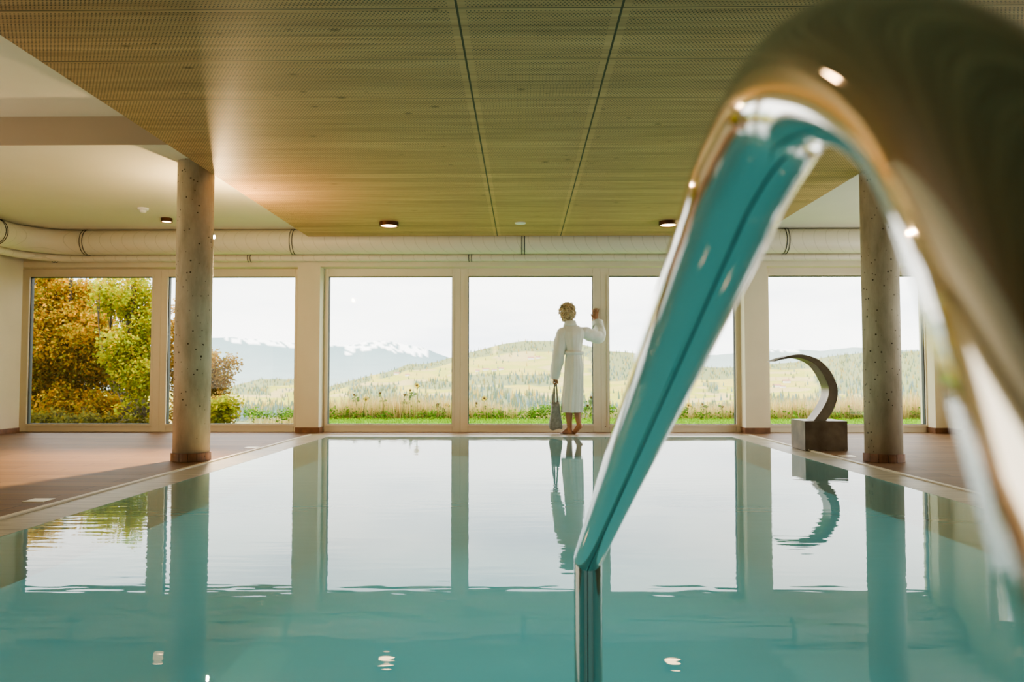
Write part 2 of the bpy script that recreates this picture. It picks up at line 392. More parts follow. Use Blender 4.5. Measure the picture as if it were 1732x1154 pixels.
# ceiling
bm = bmesh.new()
box(bm, XL-.25, XR+.25, YS, WY+.3, ZC, ZC+.6)
box(bm, XL-.25, XR+.25, YB, YS, ZC2, ZC2+.35)
bmesh.ops.recalc_face_normals(bm, faces=bm.faces)
for f in bm.faces:
    if f.normal.y < -.9 and abs(f.calc_center_median().y-YS) < .01: f.material_index = 1
obj('ceiling', bm, ['ceiling_paint', 'shaded_step'], kind='structure')
bm = bmesh.new(); box(bm, PX0, PX1, -2.0, PY1, 2.61, 2.64)
box(bm, PX0+.3, PX1-.3, -1.8, PY1-.25, 2.64, ZC)
obj('ceiling_wood', bm, 'wood', kind='structure')
# skirting tiles
def skirt(name, bs):
    bm = bmesh.new()
    for b in bs: box(bm, *b)
    obj(name, bm, 'sill_tile', kind='structure')
skirt('baseboard_left', [(XL, XL+.012, YB, WY, 0, .07)])
skirt('baseboard_far', [(a-.01, b+.012, WY-.012, WY, 0, .075) for a, b in (p1, p2)]+[(b, b+.012, WY, FY, 0, .075) for a, b in (p1, p2)]+[(p2[0]-.012, p2[0], WY, FY, 0, .075), (p3[0]-.012, XR, WY-.012, WY, 0, .075), (p3[0]-.012, p3[0], WY, FY, 0, .075)])
skirt('baseboard_right', [(XR-.012, XR, RW1, WY, 0, .075), (XR-.012, XR, YB, RW0, 0, .075)])

# windows
GB, GT = 0.106, 2.160
wn = 0
def window(x0, x1, g0, g1, lock=False):
    """outer x0..x1, glass g0..g1 on the far wall"""
    global wn; wn += 1
    fr = bmesh.new(); y0, y1 = FY, FY+.09
    for b in ((x0, g0, 0.0, 2.30), (g1, x1, 0.0, 2.30), (g0, g1, 0.0, GB), (g0, g1, GT, 2.30)):
        box(fr, b[0]+.0015, b[1]-.0015, y0, y1, b[2], b[3])
    # raised inner sash lip
    lip = .03
    for b in ((g0-lip, g0, GB-lip, GT+lip), (g1, g1+lip, GB-lip, GT+lip), (g0, g1, GB-lip, GB), (g0, g1, GT, GT+lip)):
        box(fr, b[0], b[1], y0-.012, y0+.01, b[2], b[3])
    o = obj('window_%d' % wn, fr, 'frame', kind='structure')
    s = bmesh.new()
    for b in ((g0, g0+.008, GB, GT), (g1-.008, g1, GB, GT), (g0, g1, GT-.008, GT), (g0, g1, GB, GB+.004)): box(s, b[0], b[1], y0+.02, y0+.085, b[2], b[3])
    obj('glazing_seal', s, 'seal', o)
    g = bmesh.new(); vs = [g.verts.new(p) for p in ((g0, y0+.05, GB), (g1, y0+.05, GB), (g1, y0+.05, GT), (g0, y0+.05, GT))]; g.faces.new(vs)
    obj('glass_pane', g, 'glass', o)
    return o
u = lambda px: UX(px, FY)
gx = lambda px: UX(px, FY+.03)
window(u(33), u(270.5), gx(50), gx(257)); window(u(270.5), u(512), gx(284), gx(499))
window(u(538), u(778.5), gx(555.5), gx(765)); window(u(778.5), u(1016.5), gx(792), gx(1003)); w = window(u(1016.5), u(1264), gx(1030), gx(1243))
bm = bmesh.new(); lathe(bm, [(.006, 0), (.006, .01)], seg=12)
bm.transform(Matrix.Translation(U(1024, 722, FY-.001))@Matrix.Rotation(PI/2, 4, 'X')); obj('drain_cap', bm, 'bronze', w)
window(u(1286), u(1580), gx(1300), gx(1562.5))
# right wall window (runs away from the far wall)
wn += 1
bm = bmesh.new(); fx0, fx1 = XR+.08, XR+.17
mids = [RW0, (RW0+RW1)/2, RW1]
for a, b in zip(mids, mids[1:]):
    box(bm, fx0, fx1, a, a+.1, 0, 2.3); box(bm, fx0, fx1, b-.1, b, 0, 2.3); box(bm, fx0, fx1, a+.1, b-.1, 0, .1); box(bm, fx0, fx1, a+.1, b-.1, 2.16, 2.3)
wr = obj('window_%d' % wn, bm, 'frame', kind='structure')
for a, b in zip(mids, mids[1:]):
    g = bmesh.new(); g.faces.new([g.verts.new(p) for p in ((fx0+.05, a+.1, .1), (fx0+.05, b-.1, .1), (fx0+.05, b-.1, 2.16), (fx0+.05, a+.1, 2.16))]); obj('glass_pane', g, 'glass', wr)

# ------------------------------------------------------------------ columns
def column(x, label):
    y = 7.25; r = .160
    c = empty('concrete_column', (x, y, 0), label=label, cat='column', group='round concrete columns')
    bm = bmesh.new(); lathe(bm, [(r, 0), (r, ZC)], x, y, 64); obj('shaft', bm, 'concrete', c, smooth=True)
    sh = bpy.data.objects[-1] if False else None
    bm = bmesh.new(); seg = 14
    for i in range(seg):      # ring of curved brown tiles
        a0, a1 = 2*PI*i/seg+.012, 2*PI*(i+1)/seg-.012
        for k in range(3):
            b0, b1 = a0+(a1-a0)*k/3, a0+(a1-a0)*(k+1)/3
            P = lambda rr, a, z: bm.verts.new((x+rr*math.cos(a), y+rr*math.sin(a), z))
            o0, o1, o2, o3 = P(r+.014, b0, .002), P(r+.014, b1, .002), P(r+.014, b1, .075), P(r+.014, b0, .075)
            i2, i3 = P(r-.002, b1, .075), P(r-.002, b0, .075)
            bm.faces.new((o0, o1, o2, o3)); bm.faces.new((o3, o2, i2, i3))
    obj('skirting_tile', bm, 'sill_tile', c)
    return c
colL = column(UX(324.5, 7.25, 700), 'round concrete column left of the pool, before the autumn trees')
colR = column(UX(1493.5, 7.25, 700), 'round concrete column right of the pool, beside the curved steel spout')
for o in bpy.data.objects:
    if o.name.startswith('shaft'):
        for p in o.data.polygons: p.use_smooth = len(p.vertices) == 4

# ------------------------------------------------------------------ ducts
def duct(name, r, Y, z, xl, R, clamps, label, group):
    path = [(XR-.01, Y, z)]+[(UX(1400, Y)-.8*i, Y, z) for i in range(int((UX(1400, Y)-xl-R)/.8)+1)]+[(xl+R+.02, Y, z)]
    arc = [(xl+R-R*math.sin(a), Y-R+R*math.cos(a), z) for a in [PI/2*k/14 for k in range(15)]]
    path = path+arc+[(xl, Y-R-1.5*i-.3, z) for i in range(9)]
    bm = bmesh.new(); tube(bm, path, r, 40); d = obj(name, bm, 'duct', smooth=True, label=label, cat='duct', group=group)
    for c in clamps:
        for s in (-.018, .018):
            bm = bmesh.new(); n = 40; rr = r+.004
            if isinstance(c, tuple): cen, ax = Vector(c), 1
            else: cen, ax = Vector((c+s, Y, z)), 0
            if ax: cen = cen+Vector((0, s, 0))
            pts = []
            rings = []
            for k in range(n+1):
                a = 2*PI*k/n; dv = Vector((0, math.cos(a), math.sin(a))) if ax == 0 else Vector((math.cos(a), 0, math.sin(a)))
                pts.append(cen+dv*rr)
            tube(bm, pts, .0045, 6, cap=False)
            obj('clamp_band', bm, 'black', d)
    return d
DY = 10.60
duct('air_duct', .165, DY, 2.57, -6.58, .62, [UX(143, DY), UX(495, DY), UX(885, DY), UX(1330, DY), (-6.58, 9.75, 2.57)], 'thick white insulated air duct running below the ceiling over the windows', 'white air ducts')
duct('air_duct', .05, 10.71, 2.372, -6.66, .62, [UX(88, 10.7), UX(420, 10.7), UX(795, 10.7)], 'thin white pipe running just beneath the thick white duct', 'white air ducts')

# ------------------------------------------------------------------ ceiling lights and detectors
def ceil_light(x, y, z, r, label, group, power=14):
    t = empty('ceiling_light', (x, y, z), label=label, cat='ceiling light', group=group)
    bm = bmesh.new(); lathe(bm, [(r*.84, z-.004), (r*.84, z-.046), (r, z-.05), (r*1.0, z-.0)], x, y, 40, cap=False); obj('ring', bm, 'bronze', t, smooth=False)
    bm = bmesh.new(); lathe(bm, [(r*.84, z-.03), (r*.8, z-.040), (r*.5, z-.045), (.004, z-.046)], x, y, 40, cap=False); obj('diffuser', bm, 'lamp', t, smooth=True)
    return t
lg = 'round bronze ceiling lights'
ceil_light(-1.60, 9.45, 2.61, .115, 'round bronze ceiling light glowing warm on the left of the wooden ceiling', lg)
ceil_light(1.74, 9.45, 2.61, .115, 'round bronze ceiling light on the wooden ceiling, right, beside the chrome rail', lg)
ceil_light(-4.44, 9.80, ZC, .068, 'small bronze spotlight on the white ceiling, left of the concrete column', lg)
ceil_light(-1.60, 3.45, 2.61, .115, 'round bronze ceiling light above the near left of the pool', lg)
ceil_light(1.74, 3.45, 2.61, .115, 'round bronze ceiling light above the near right of the pool', lg)
ceil_light(4.55, 3.8, ZC2, .068, 'small bronze spotlight on the white ceiling, right side', lg)
ceil_light(4.55, 9.8, ZC, .068, 'small bronze spotlight on the white ceiling behind the right column', lg)
p = U(242, 350, 9.2)
t = empty('smoke_detector', (p.x, 9.2, ZC), label='white round smoke detector on the white ceiling', cat='smoke detector')
bm = bmesh.new(); lathe(bm, [(.062, ZC), (.062, ZC-.018), (.05, ZC-.026), (.02, ZC-.028)], p.x, 9.2, 32, cap=True); obj('base', bm, 'white_plastic', t)
bm = bmesh.new(); lathe(bm, [(.036, ZC-.028), (.034, ZC-.048), (.02, ZC-.056), (.004, ZC-.057)], p.x, 9.2, 24); obj('sensor', bm, 'white_plastic', t)
p = U(880, 376, 9.5)
bm = bmesh.new(); lathe(bm, [(.066, 2.61), (.066, 2.602), (.055, 2.596), (.004, 2.594)], p.x, 9.5, 32); obj('ceiling_disc', bm, 'white_plastic', label='flat white disc speaker set in the wooden ceiling', cat='ceiling disc')

# floodlight on a bracket behind the left column
t = empty('wall_spotlight', (colL.location.x, 7.41, 2.12), label='small bright floodlight on an arm behind the left concrete column', cat='spotlight')
FLX, FLY, FLZ = UX(361, 7.8, 401), 7.80, U(361, 401, 7.8).z
bm = bmesh.new(); tube(bm, [(colL.location.x+.02, 7.40, FLZ), (FLX-.045, 7.74, FLZ), (FLX-.045, 7.80, FLZ)], .009, 10); obj('arm', bm, 'bronze', t)
bm = bmesh.new(); bmesh.ops.create_uvsphere(bm, u_segments=20, v_segments=12, radius=.018, matrix=Matrix.Translation((FLX, FLY, FLZ))); obj('bulb', bm, 'flood', t, smooth=True)
bm = bmesh.new(); tube(bm, [(FLX-.055, 7.80, FLZ), (FLX-.016, 7.80, FLZ)], [.02, .016], 16); obj('socket', bm, 'bronze', t)

# hatches in the deck
for (px, py, lb) in ((66, 847, 'pale square cover in the left deck, nearest the camera'), (428, 757.5, 'pale square cover in the left deck behind the concrete column'),
                     (1433, 772, 'pale square cover in the deck between steel box and right column'), (1341, 755, 'pale square cover in the right deck left of the steel box')):
    d = ray(px, py); k = -CAM.z/d.z; q = CAM+d*k
    bm = bmesh.new(); s = .065
    x = min(q.x, EXL-.13) if q.x < 0 else max(q.x, EXR+.13)
    box(bm, x-s, x+s, q.y-s, q.y+s, .0, .004); obj('floor_cover', bm, 'hatch', label=lb, cat='floor cover', group='square covers in the deck')

# ------------------------------------------------------------------ curved steel water spout
SY = 8.32
B0 = UX(1362, 8.25, 740); B1 = UX(1434, 8.25, 740)
t = empty('water_spout', ((B0+B1)/2, 8.45, 0), label='curved brushed steel water spout on a square steel box', cat='water spout')
bm = bmesh.new(); box(bm, B0, B1, 8.25, 8.68, 0, .305, bevel=.004)
obj('base_box', bm, 'steel_box', t)
for xx in (B0+.03, (B0+B1)/2, B1-.03):
    bm = bmesh.new(); lathe(bm, [(.008, 0), (.008, .008)], seg=10); bm.transform(Matrix.Translation((xx, 8.25, .012))@Matrix.Rotation(PI/2, 4, 'X')); obj('bolt', bm, 'chrome', t)
outer = [(1309, 611), (1322, 605.5), (1345, 600), (1362, 600.5), (1384, 608), (1401, 623), (1411.5, 640), (1417, 657), (1416, 676), (1409, 695), (1397, 712.5)]
inner = [(1309, 612), (1325, 608), (1345, 605.5), (1360, 607.5), (1378, 616), (1390, 630), (1398, 645), (1402, 658), (1400, 674), (1391, 692), (1376, 712.5)]
bm = bmesh.new()
def flatp(l): return [U(a, b, SY) for a, b in l]
O_, I_ = catmull(flatp(outer), 6), catmull(flatp(inner), 6)
D = Vector((0, .22, 0))
rings = [[a, b, b+D, a+D] for a, b in zip(O_, I_)]
loft(bm, rings)
o = obj('spout_blade', bm, 'steel', t)
md = o.modifiers.new('b', 'BEVEL'); md.width = .002; md.segments = 2; md.limit_method = 'ANGLE'; md.angle_limit = 1.0
for p_ in o.data.polygons: p_.use_smooth = False

# ------------------------------------------------------------------ chrome handrail
RAD = .021
leg = [(.0976, 1.2093, -1.05), (.0976, 1.2093, -.4), (.0976, 1.2093, .2), (.0977, 1.2089, .4855)]
arch = [(.0902, .3199, .8396), (.0935, .2752, .8539), (.0939, .224, .8438), (.0947, .1696, .8102), (.0938, .131, .7516), (.0946, .1017, .6843), (.0978, .074, .6228), (.0985, .055, .54), (.0985, .05, .46)]
K = Vector(leg[-1]); S0 = Vector(arch[0])
ap = [Vector(p) for p in arch]; ap = [ap[0]+(K-S0)*.03]+ap
cv = catmull(ap, 14)
t = empty('pool_handrail', (.0985, .05, -1.35), label='shiny chrome handrail arching over the pool close to the camera', cat='handrail')
bm = bmesh.new()
# mitred joint between leg and sloping rail
dirL = Vector((0, 0, 1)); dirS = (S0-K).normalized(); seg = 72
side = Vector((1, 0, 0)); nb = (dirL+dirS).normalized()          # normal of the mitre plane
def ringat(c, T, proj=None):
    u_ = side-T*side.dot(T); u_.normalize(); w_ = T.cross(u_)
    out = []
    for k in range(seg):
        a = 2*PI*k/seg; q = Vector(c)+(u_*math.cos(a)+w_*math.sin(a))*RAD
        if proj is not None:
            pt, nn = proj; q = q+T*((Vector(pt)-q).dot(nn)/T.dot(nn))
        out.append(q)
    return out
r1 = [ringat(Vector((K.x, K.y, z)), dirL) for z in (-1.345, -.5, 0, .3, .44)]+[ringat(K, dirL, (K, nb))]
R1 = loft(bm, r1, cap=False)
r2 = [ringat(K, dirS, (K, nb)), ringat(K+dirS*.05, dirS)]
n = len(cv)
for i, c in enumerate(cv):
    T = (cv[min(i+1, n-1)]-cv[max(i-1, 0)]).normalized(); r2.append(ringat(c, T))
for z in (.4, .2, -.2, -1.345): r2.append(ringat(Vector((.0985, .05, z)), Vector((0, 0, -1))))
R2 = loft(bm, r2, cap=False)
bmesh.ops.recalc_face_normals(bm, faces=bm.faces)
rail = obj('rail', bm, 'chrome', t, smooth=True)
def reflection_line(P, name):  # thin dark strip standing in for a reflection along the tube
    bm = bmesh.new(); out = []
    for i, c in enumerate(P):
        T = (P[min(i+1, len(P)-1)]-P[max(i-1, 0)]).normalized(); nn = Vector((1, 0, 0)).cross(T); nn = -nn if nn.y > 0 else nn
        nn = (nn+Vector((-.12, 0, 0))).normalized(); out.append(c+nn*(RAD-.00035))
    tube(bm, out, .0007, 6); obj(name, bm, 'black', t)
reflection_line([K+dirS*(.006+.02*k) for k in range(int((S0-K).length/.02))]+cv[14:46], 'dark_reflection')
reflection_line([Vector((K.x, K.y, K.z-.008-.05*k)) for k in range(10)], 'dark_reflection')
for fx_, fy_ in ((.0985, .05), (.0976, 1.2093)):
    bm = bmesh.new(); lathe(bm, [(.024, -1.322), (.045, -1.33), (.05, -1.342), (.05, -1.35)], fx_, fy_, 40, cap=False); obj('flange', bm, 'chrome', t, smooth=True)

# ------------------------------------------------------------------ person
def capsule(bm, a, b, ra, rb, seg=14):
    a, b = Vector(a), Vector(b); T = (b-a); ln = T.length; T.normalize()
    pts, rr = [], []
    for k in range(5):
        th = PI/2*k/5; pts.append(a-T*ra*math.cos(th)); rr.append(max(ra*math.sin(th), .0008))
    for k in range(5): 
        f = k/4; pts.append(a+(b-a)*f); rr.append(ra+(rb-ra)*f)
    for k in range(1, 6):
        th = PI/2*k/5; pts.append(b+T*rb*math.sin(th)); rr.append(max(rb*math.cos(th), .0008))
    tube(bm, pts, rr, seg)
def ellip(bm, c, s, rot=None, seg=24):
    mtx = Matrix.Translation(c)@(rot or Matrix.Identity(4))@Matrix.Diagonal((*s, 1))
    bmesh.ops.create_uvsphere(bm, u_segments=seg, v_segments=seg//2+2, radius=1, matrix=mtx)
def remeshed(bm, voxel, smooth_it, name):
    me = bpy.data.meshes.new(name); bmesh.ops.recalc_face_normals(bm, faces=bm.faces); bm.to_mesh(me); bm.free()
    o = bpy.data.objects.new(name+'_tmp', me); COL.objects.link(o)
    m = o.modifiers.new('r', 'REMESH'); m.mode = 'VOXEL'; m.voxel_size = voxel
    s = o.modifiers.new('s', 'SMOOTH'); s.iterations = smooth_it; s.factor = .5
    dg = bpy.context.evaluated_depsgraph_get(); dg.update()
    nm = bpy.data.meshes.new_from_object(o.evaluated_get(dg)); nm.name = name
    bpy.data.objects.remove(o); bpy.data.meshes.remove(me)
    for p in nm.polygons: p.use_smooth = True
    return nm
PY = 10.54
q = lambda px, py, Y=PY: U(px, py, Y)
b = bmesh.new()
head = q(958.5, 530.5, 10.60)
hr = Matrix.Rotation(math.radians(35), 4, 'Z')       # face turned to the left of the view
ellip(b, head, (.074, .093, .108), hr, 28)
fd = hr@Vector((0, 1, 0)); sd = hr@Vector((1, 0, 0))
capsule(b, head+fd*.05+Vector((0, 0, -.055)), head+fd*.07+Vector((0, 0, -.082)), .045, .026)   # jaw and chin
capsule(b, head+fd*.088+Vector((0, 0, .008)), head+fd*.112+Vector((0, 0, -.024)), .009, .013)  # nose
capsule(b, head+fd*.088+sd*.02+Vector((0, 0, -.052)), head+fd*.088-sd*.02+Vector((0, 0, -.052)), .009, .009)   # lips
capsule(b, head+fd*.086+sd*.035+Vector((0, 0, .022)), head+fd*.086-sd*.035+Vector((0, 0, .022)), .010, .010)   # brow
for s in (-1, 1): ellip(b, head+sd*s*.075+Vector((0, 0, -.012)), (.012, .022, .032), hr, 12)                     # ears
neck = q(964, 549, 10.57)
capsule(b, head+Vector((0, 0, -.05)), neck, .052, .056)
shL, shR = q(949.5, 561, 10.54), q(984, 559, 10.60)
capsule(b, neck, q(968, 572, 10.57), .050, .085, 20)
capsule(b, shL+Vector((.04, 0, -.03)), shR-Vector((.04, 0, .03)), .036, .036, 20)
capsule(b, q(968, 572, 10.57), q(970, 598, 10.55), .085, .075, 20)
capsule(b, q(970, 598, 10.55), q(969.5, 625, 10.54), .075, .085, 20)
hipL, hipR = q(964, 632), q(974.5, 632)
knL, anL = q(961.5, 682, 10.56), q(963.5, 725, 10.57)
knR, anR = q(975, 684, 10.58), q(979.5, 719, 10.50)
for h, k_, a_ in ((hipL, knL, anL), (hipR, knR, anR)):
    capsule(b, h, k_, .062, .050, 18)
    mid = k_+(a_-k_)*.33+Vector((0, -.012, 0))
    capsule(b, k_, mid, .050, .050, 16); capsule(b, mid, a_, .050, .032, 16)
# left foot flat, pointing away to the left
f0 = Vector((anL.x, anL.y, .0))
heelL = Vector((anL.x+.005, anL.y-.03, .03)); ballL = Vector((anL.x-.075, anL.y+.085, .022)); 
capsule(b, anL, heelL, .034, .030); capsule(b, anL+Vector((-.01, .01, -.01)), ballL, .034, .022); capsule(b, heelL, ballL, .028, .022)
for i, (dx, ln) in enumerate(((-.028, .05), (-.012, .048), (.004, .043), (.018, .037), (.030, .030))):
    pa = ballL+Vector((dx*.8+.006, dx*.55, -.006)); capsule(b, pa, pa+Vector((-.62*ln, .72*ln, -.004)), .0115, .0085, 10)
# right foot raised on its toes, heel up
heelR = anR+Vector((.015, -.035, -.012)); ballR = Vector((anR.x-.062, anR.y+.075, .022))
capsule(b, anR, heelR, .034, .031); capsule(b, anR, ballR, .034, .026); capsule(b, heelR, ballR, .030, .026)
for i, (dx, ln) in enumerate(((-.026, .05), (-.012, .048), (.002, .043), (.015, .037), (.026, .030))):
    pa = ballR+Vector((dx*.8, dx*.55, -.008)); capsule(b, pa, pa+Vector((-.62*ln, .72*ln, -.003)), .0115, .0085, 10)
# arms
elL, wrL = q(941, 601, 10.52), q(938.5, 636, 10.58)
capsule(b, shL+Vector((.02, 0, -.03)), elL, .040, .036); capsule(b, elL, wrL, .040, .025)
elR, wrR = q(1011, 571, 10.76), q(1007.5, 544, 10.95)
capsule(b, shR+Vector((-.02, 0, -.02)), elR, .038, .030); capsule(b, elR, wrR, .030, .024)
# left hand closed round the bag handles
pl = q(939.3, 642.5, 10.60)
capsule(b, wrL, pl, .025, .028); capsule(b, pl+Vector((-.012, .0, .01)), pl+Vector((.012, .0, -.012)), .026, .026)
grip = pl+Vector((.012, .01, -.042))
for i in range(4):
    y = -.028+.019*i; ln = (.9, 1.0, .97, .8)[i]
    k0 = pl+Vector((-.022, y, -.014)); k1 = k0+Vector((-.004, 0, -.032*ln)); k2 = k1+Vector((.020, 0, -.018*ln)); k3 = k2+Vector((.018, 0, .014))
    capsule(b, k0, k1, .0098, .009, 10); capsule(b, k1, k2, .009, .0085, 10); capsule(b, k2, k3, .0085, .0075, 10)
th0 = pl+Vector((.01, -.03, .0)); th1 = th0+Vector((.018, -.008, -.026)); th2 = th1+Vector((.004, .012, -.022))
capsule(b, th0, th1, .0125, .0105, 10); capsule(b, th1, th2, .0105, .009, 10)
# right hand laid flat on the window post, fingers up
HYW = FY-.012
pr = Vector((q(1007.3, 536, 10.98).x, HYW-.022, q(1007.3, 536, 10.98).z))
capsule(b, wrR, pr+Vector((0, 0, -.03)), .026, .028)
capsule(b, pr+Vector((-.016, 0, -.03)), pr+Vector((-.020, .004, .03)), .020, .017); capsule(b, pr+Vector((.014, 0, -.03)), pr+Vector((.022, .004, .026)), .020, .017)
capsule(b, pr+Vector((0, 0, -.03)), pr+Vector((0, .002, .03)), .022, .018)
for i in range(4):
    x = -.027+.0185*i; ln = (.82, .95, 1.0, .92)[i]; sp = (-.10, 0.03, .14, .26)[i]
    k0 = pr+Vector((x, .004, .034)); k1 = k0+Vector((.038*sp, .002, .038*ln)); k2 = k1+Vector((.026*sp, .006, .026*ln)); k3 = k2+Vector((.018*sp, .006, .020*ln))
    k3.y = min(k3.y, HYW-.008)
    capsule(b, k0, k1, .0098, .009, 10); capsule(b, k1, k2, .009, .0082, 10); capsule(b, k2, k3, .0082, .007, 10)
t0 = pr+Vector((-.024, 0, -.02)); t1 = t0+Vector((-.026, 0, .028)); t2 = t1+Vector((-.008, .006, .028))
capsule(b, t0, t1, .0135, .011, 10); capsule(b, t1, t2, .011, .009, 10)
me = remeshed(b, .0052, 3, 'person'); me.materials.clear(); me.materials.append(M['skin'])
# feet rest on the floor
zmin = min(v.co.z for v in me.vertices)
for v in me.vertices:
    if v.co.z < .12: v.co.z = max(v.co.z, .0005) 
person = obj('person', me, None, label='barefoot person in a white bathrobe leaning one hand on the window post', cat='person')

# bathrobe ---------------------------------------------------
def robe_ring(cx, cy, cz, rx, ry, amp, n=96, ph=0, tilt=0):
    out = []
    for i in range(n):
        a = 2*PI*i/n
        f = amp*(.5*math.sin(a*9+ph)+.35*math.sin(a*15+1.7*ph+1)+.3*math.sin(a*5+2.1))
        x = cx+(rx+f)*math.cos(a); y = cy+(ry+f)*math.sin(a)
        out.append((x, y, cz+tilt*math.cos(a)))
    return out
spec = [(697.5, 949.5, 985, .135, .019, 10.55), (690, 950, 985.3, .134, .018, 10.55), (670, 951, 986, .132, .016, 10.55), (650, 953, 986.3, .134, .014, 10.55), (630, 954.5, 986.3, .136, .011, 10.545), (612, 955.5, 985, .130, .009, 10.545), (602, 956.5, 984, .118, .007, 10.55),
        (595, 957, 983.5, .112, .003, 10.55), (589, 956, 984, .115, .004, 10.55), (580, 953, 985, .125, .009, 10.555), (570, 950, 987, .130, .008, 10.56), (562, 948, 988.5, .118, .003, 10.565), (556.5, 950.5, 985.5, .098, .002, 10.57), (552, 954.5, 980, .084, .001, 10.575), (549, 957.5, 974, .074, 0, 10.58), (545.5, 957.2, 971.5, .068, 0, 10.585), (542.8, 957.0, 971, .066, 0, 10.59), (542.0, 957.8, 970.2, .060, 0, 10.59), (543.0, 958.6, 969.6, .055, 0, 10.59), (547, 958.6, 969.6, .055, 0, 10.59)]
rb = bmesh.new(); rings = []
S_ = []
for k in range(len(spec)-1):
    A, B = spec[k], spec[k+1]
    for j in range(3): 
        f = j/3; S_.append([A[i]+(B[i]-A[i])*f for i in range(6)])
S_.append(spec[-1])
for (py, xa, xb, ry, amp, Y) in S_:
    A, B = q(xa, py, Y), q(xb, py, Y)
    rings.append(robe_ring((A.x+B.x)/2, Y, A.z, (B.x-A.x)/2, ry, amp, ph=py*.006))
loft(rb, rings, cap=False)
def sleeve(bm, pts, rad, amp=.005, n=48, cuff=True, flatY=1.0):
    P = catmull(pts, 8); m = len(P); R = []
    rr = []
    for i in range(m):
        f = i/(m-1)*(len(rad)-1); k = min(int(f), len(rad)-2); rr.append(rad[k]+(rad[k+1]-rad[k])*(f-k))
    u_ = Vector((0, 1, 0)); 
    for i in range(m):
        T = (P[min(i+1, m-1)]-P[max(i-1, 0)]).normalized(); u_ = (u_-T*u_.dot(T)).normalized(); w_ = T.cross(u_)
        R.append([P[i]+(u_*math.cos(2*PI*k/n)+w_*math.sin(2*PI*k/n))*(rr[i]+amp*math.sin(6*2*PI*k/n+i*.35)*.5+amp*.8*math.sin(i*.9+3*2*PI*k/n)) for k in range(n)])
    # cuff roll back inside
    T = (P[-1]-P[-2]).normalized()
    c = P[-1]
    R.append([c+(p-c)*1.04+T*.004 for p in R[-1]]); R.append([c+(p-c)*.86+T*.0 for p in R[-1]]); R.append([c+(p-c)*.8-T*.05 for p in R[-1]])
    loft(bm, R, cap=False)
sleeve(rb, [q(960, 560, 10.56), q(951, 565.5, 10.545), q(946.5, 588, 10.53), q(942.8, 613, 10.53), q(937.4, 639.5, 10.57)], [.062, .078, .084, .084, .076, .060])
sleeve(rb, [q(976, 561.5, 10.58), q(988, 563, 10.62), q(1001, 567.5, 10.69), q(1012.5, 570.5, 10.76), q(1014.5, 562, 10.84), q(1010.5, 546, 10.93)], [.055, .077, .085, .088, .084, .076, .070])
robe = obj('bathrobe', rb, 'robe', person, smooth=True, recalc=True)
md = robe.modifiers.new('s', 'SOLIDIFY'); md.thickness = .006; md.offset = -1
# turned cuff of the raised sleeve
cb = bmesh.new()
Cc = q(1010.8, 548, 10.92); Td = (q(1010.0, 543, 10.95)-q(1012, 556, 10.87)).normalized()
sleeve(cb, [Cc-Td*.055, Cc-Td*.03, Cc, Cc+Td*.022], [.078, .079, .077, .075], amp=.002)
obj('cuff', cb, 'robe', robe, smooth=True)
# collar roll lying over the shoulders
kb = bmesh.new(); c0 = q(964.6, 549.5, 10.58); n_ = 40
def cring(rx, ry, dz, dip): return [(c0.x+rx*math.cos(2*PI*i/n_), c0.y+ry*math.sin(2*PI*i/n_), c0.z+dz-dip*max(0, math.sin(2*PI*i/n_))) for i in range(n_)]
loft(kb, [cring(.056, .064, .050, .05), cring(.066, .074, .056, .05), cring(.074, .082, .045, .06), cring(.082, .090, .015, .08), cring(.094, .098, -.012, .10), cring(.088, .090, -.018, .10)], cap=False)
obj('collar', kb, 'robe', robe, smooth=True)
# belt
bb = bmesh.new()
def beltring(py, grow):
    A, B = q(956.5, py, 10.55), q(984.3, py, 10.55); return robe_ring((A.x+B.x)/2, 10.55, A.z, (B.x-A.x)/2+grow, .114+grow, .002, ph=3)
loft(bb, [beltring(600.3, .004), beltring(599.8, .020), beltring(597.0, .022), beltring(594.8, .020), beltring(594.3, .004)], cap=False)
obj('belt', bb, 'robe', robe, smooth=True)
# belt tails knotted in front, one hanging visible by the hip
tb = bmesh.new(); tube(tb, catmull([q(984.5, 598, 10.62), q(986.5, 603, 10.66), q(986.8, 625, 10.68), q(986.2, 632, 10.68)], 6), .011, 10, flat=.4); obj('belt_end', tb, 'robe', robe, smooth=True)
# hair
hb = bmesh.new()
hc = head+Vector((0, 0, .014))-fd*.012
bmesh.ops.create_icosphere(hb, subdivisions=5, radius=1)
rng = random.Random(3)
for v in hb.verts:
    d = v.co.copy(); wd = (hr@d)
    ff = d.y           # + is face side
    k = .97+.26*noise.noise(d*2.6+Vector((5, 1, 2)))+.20*noise.noise(d*6)+.10*noise.noise(d*14)
    if d.z < -.45: k *= .86
    cut = .0
    if ff > .35 and d.z < .35: k *= .70
    if d.z < -.55: k *= .88
    v.co = hc+hr@Vector((d.x*.088*k, d.y*.104*k, d.z*.116*k))
for i in range(420):
    d = Vector((rng.gauss(0, 1), rng.gauss(0, 1), rng.gauss(0, 1))).normalized()
    if (d.y > .35 and d.z < .3) or d.z < -.82: continue
    p0 = hc+hr@Vector((d.x*.086, d.y*.102, d.z*.112))
    nrm = (hr@Vector((d.x/.088, d.y/.104, d.z/.116))).normalized()
    sw = Vector((rng.gauss(0, 1), rng.gauss(0, 1), rng.gauss(-.9, .7))); sw = (sw-nrm*sw.dot(nrm)).normalized()
    ln = rng.uniform(.03, .075); 
    pts = [p0+sw*ln*s+nrm*(.016*math.sin(s*2.2)+(.022 if s > .8 else 0)*rng.random()) for s in (0, .35, .7, 1.0)]
    tube(hb, pts, [.005, .006, .0045, .001], 5)
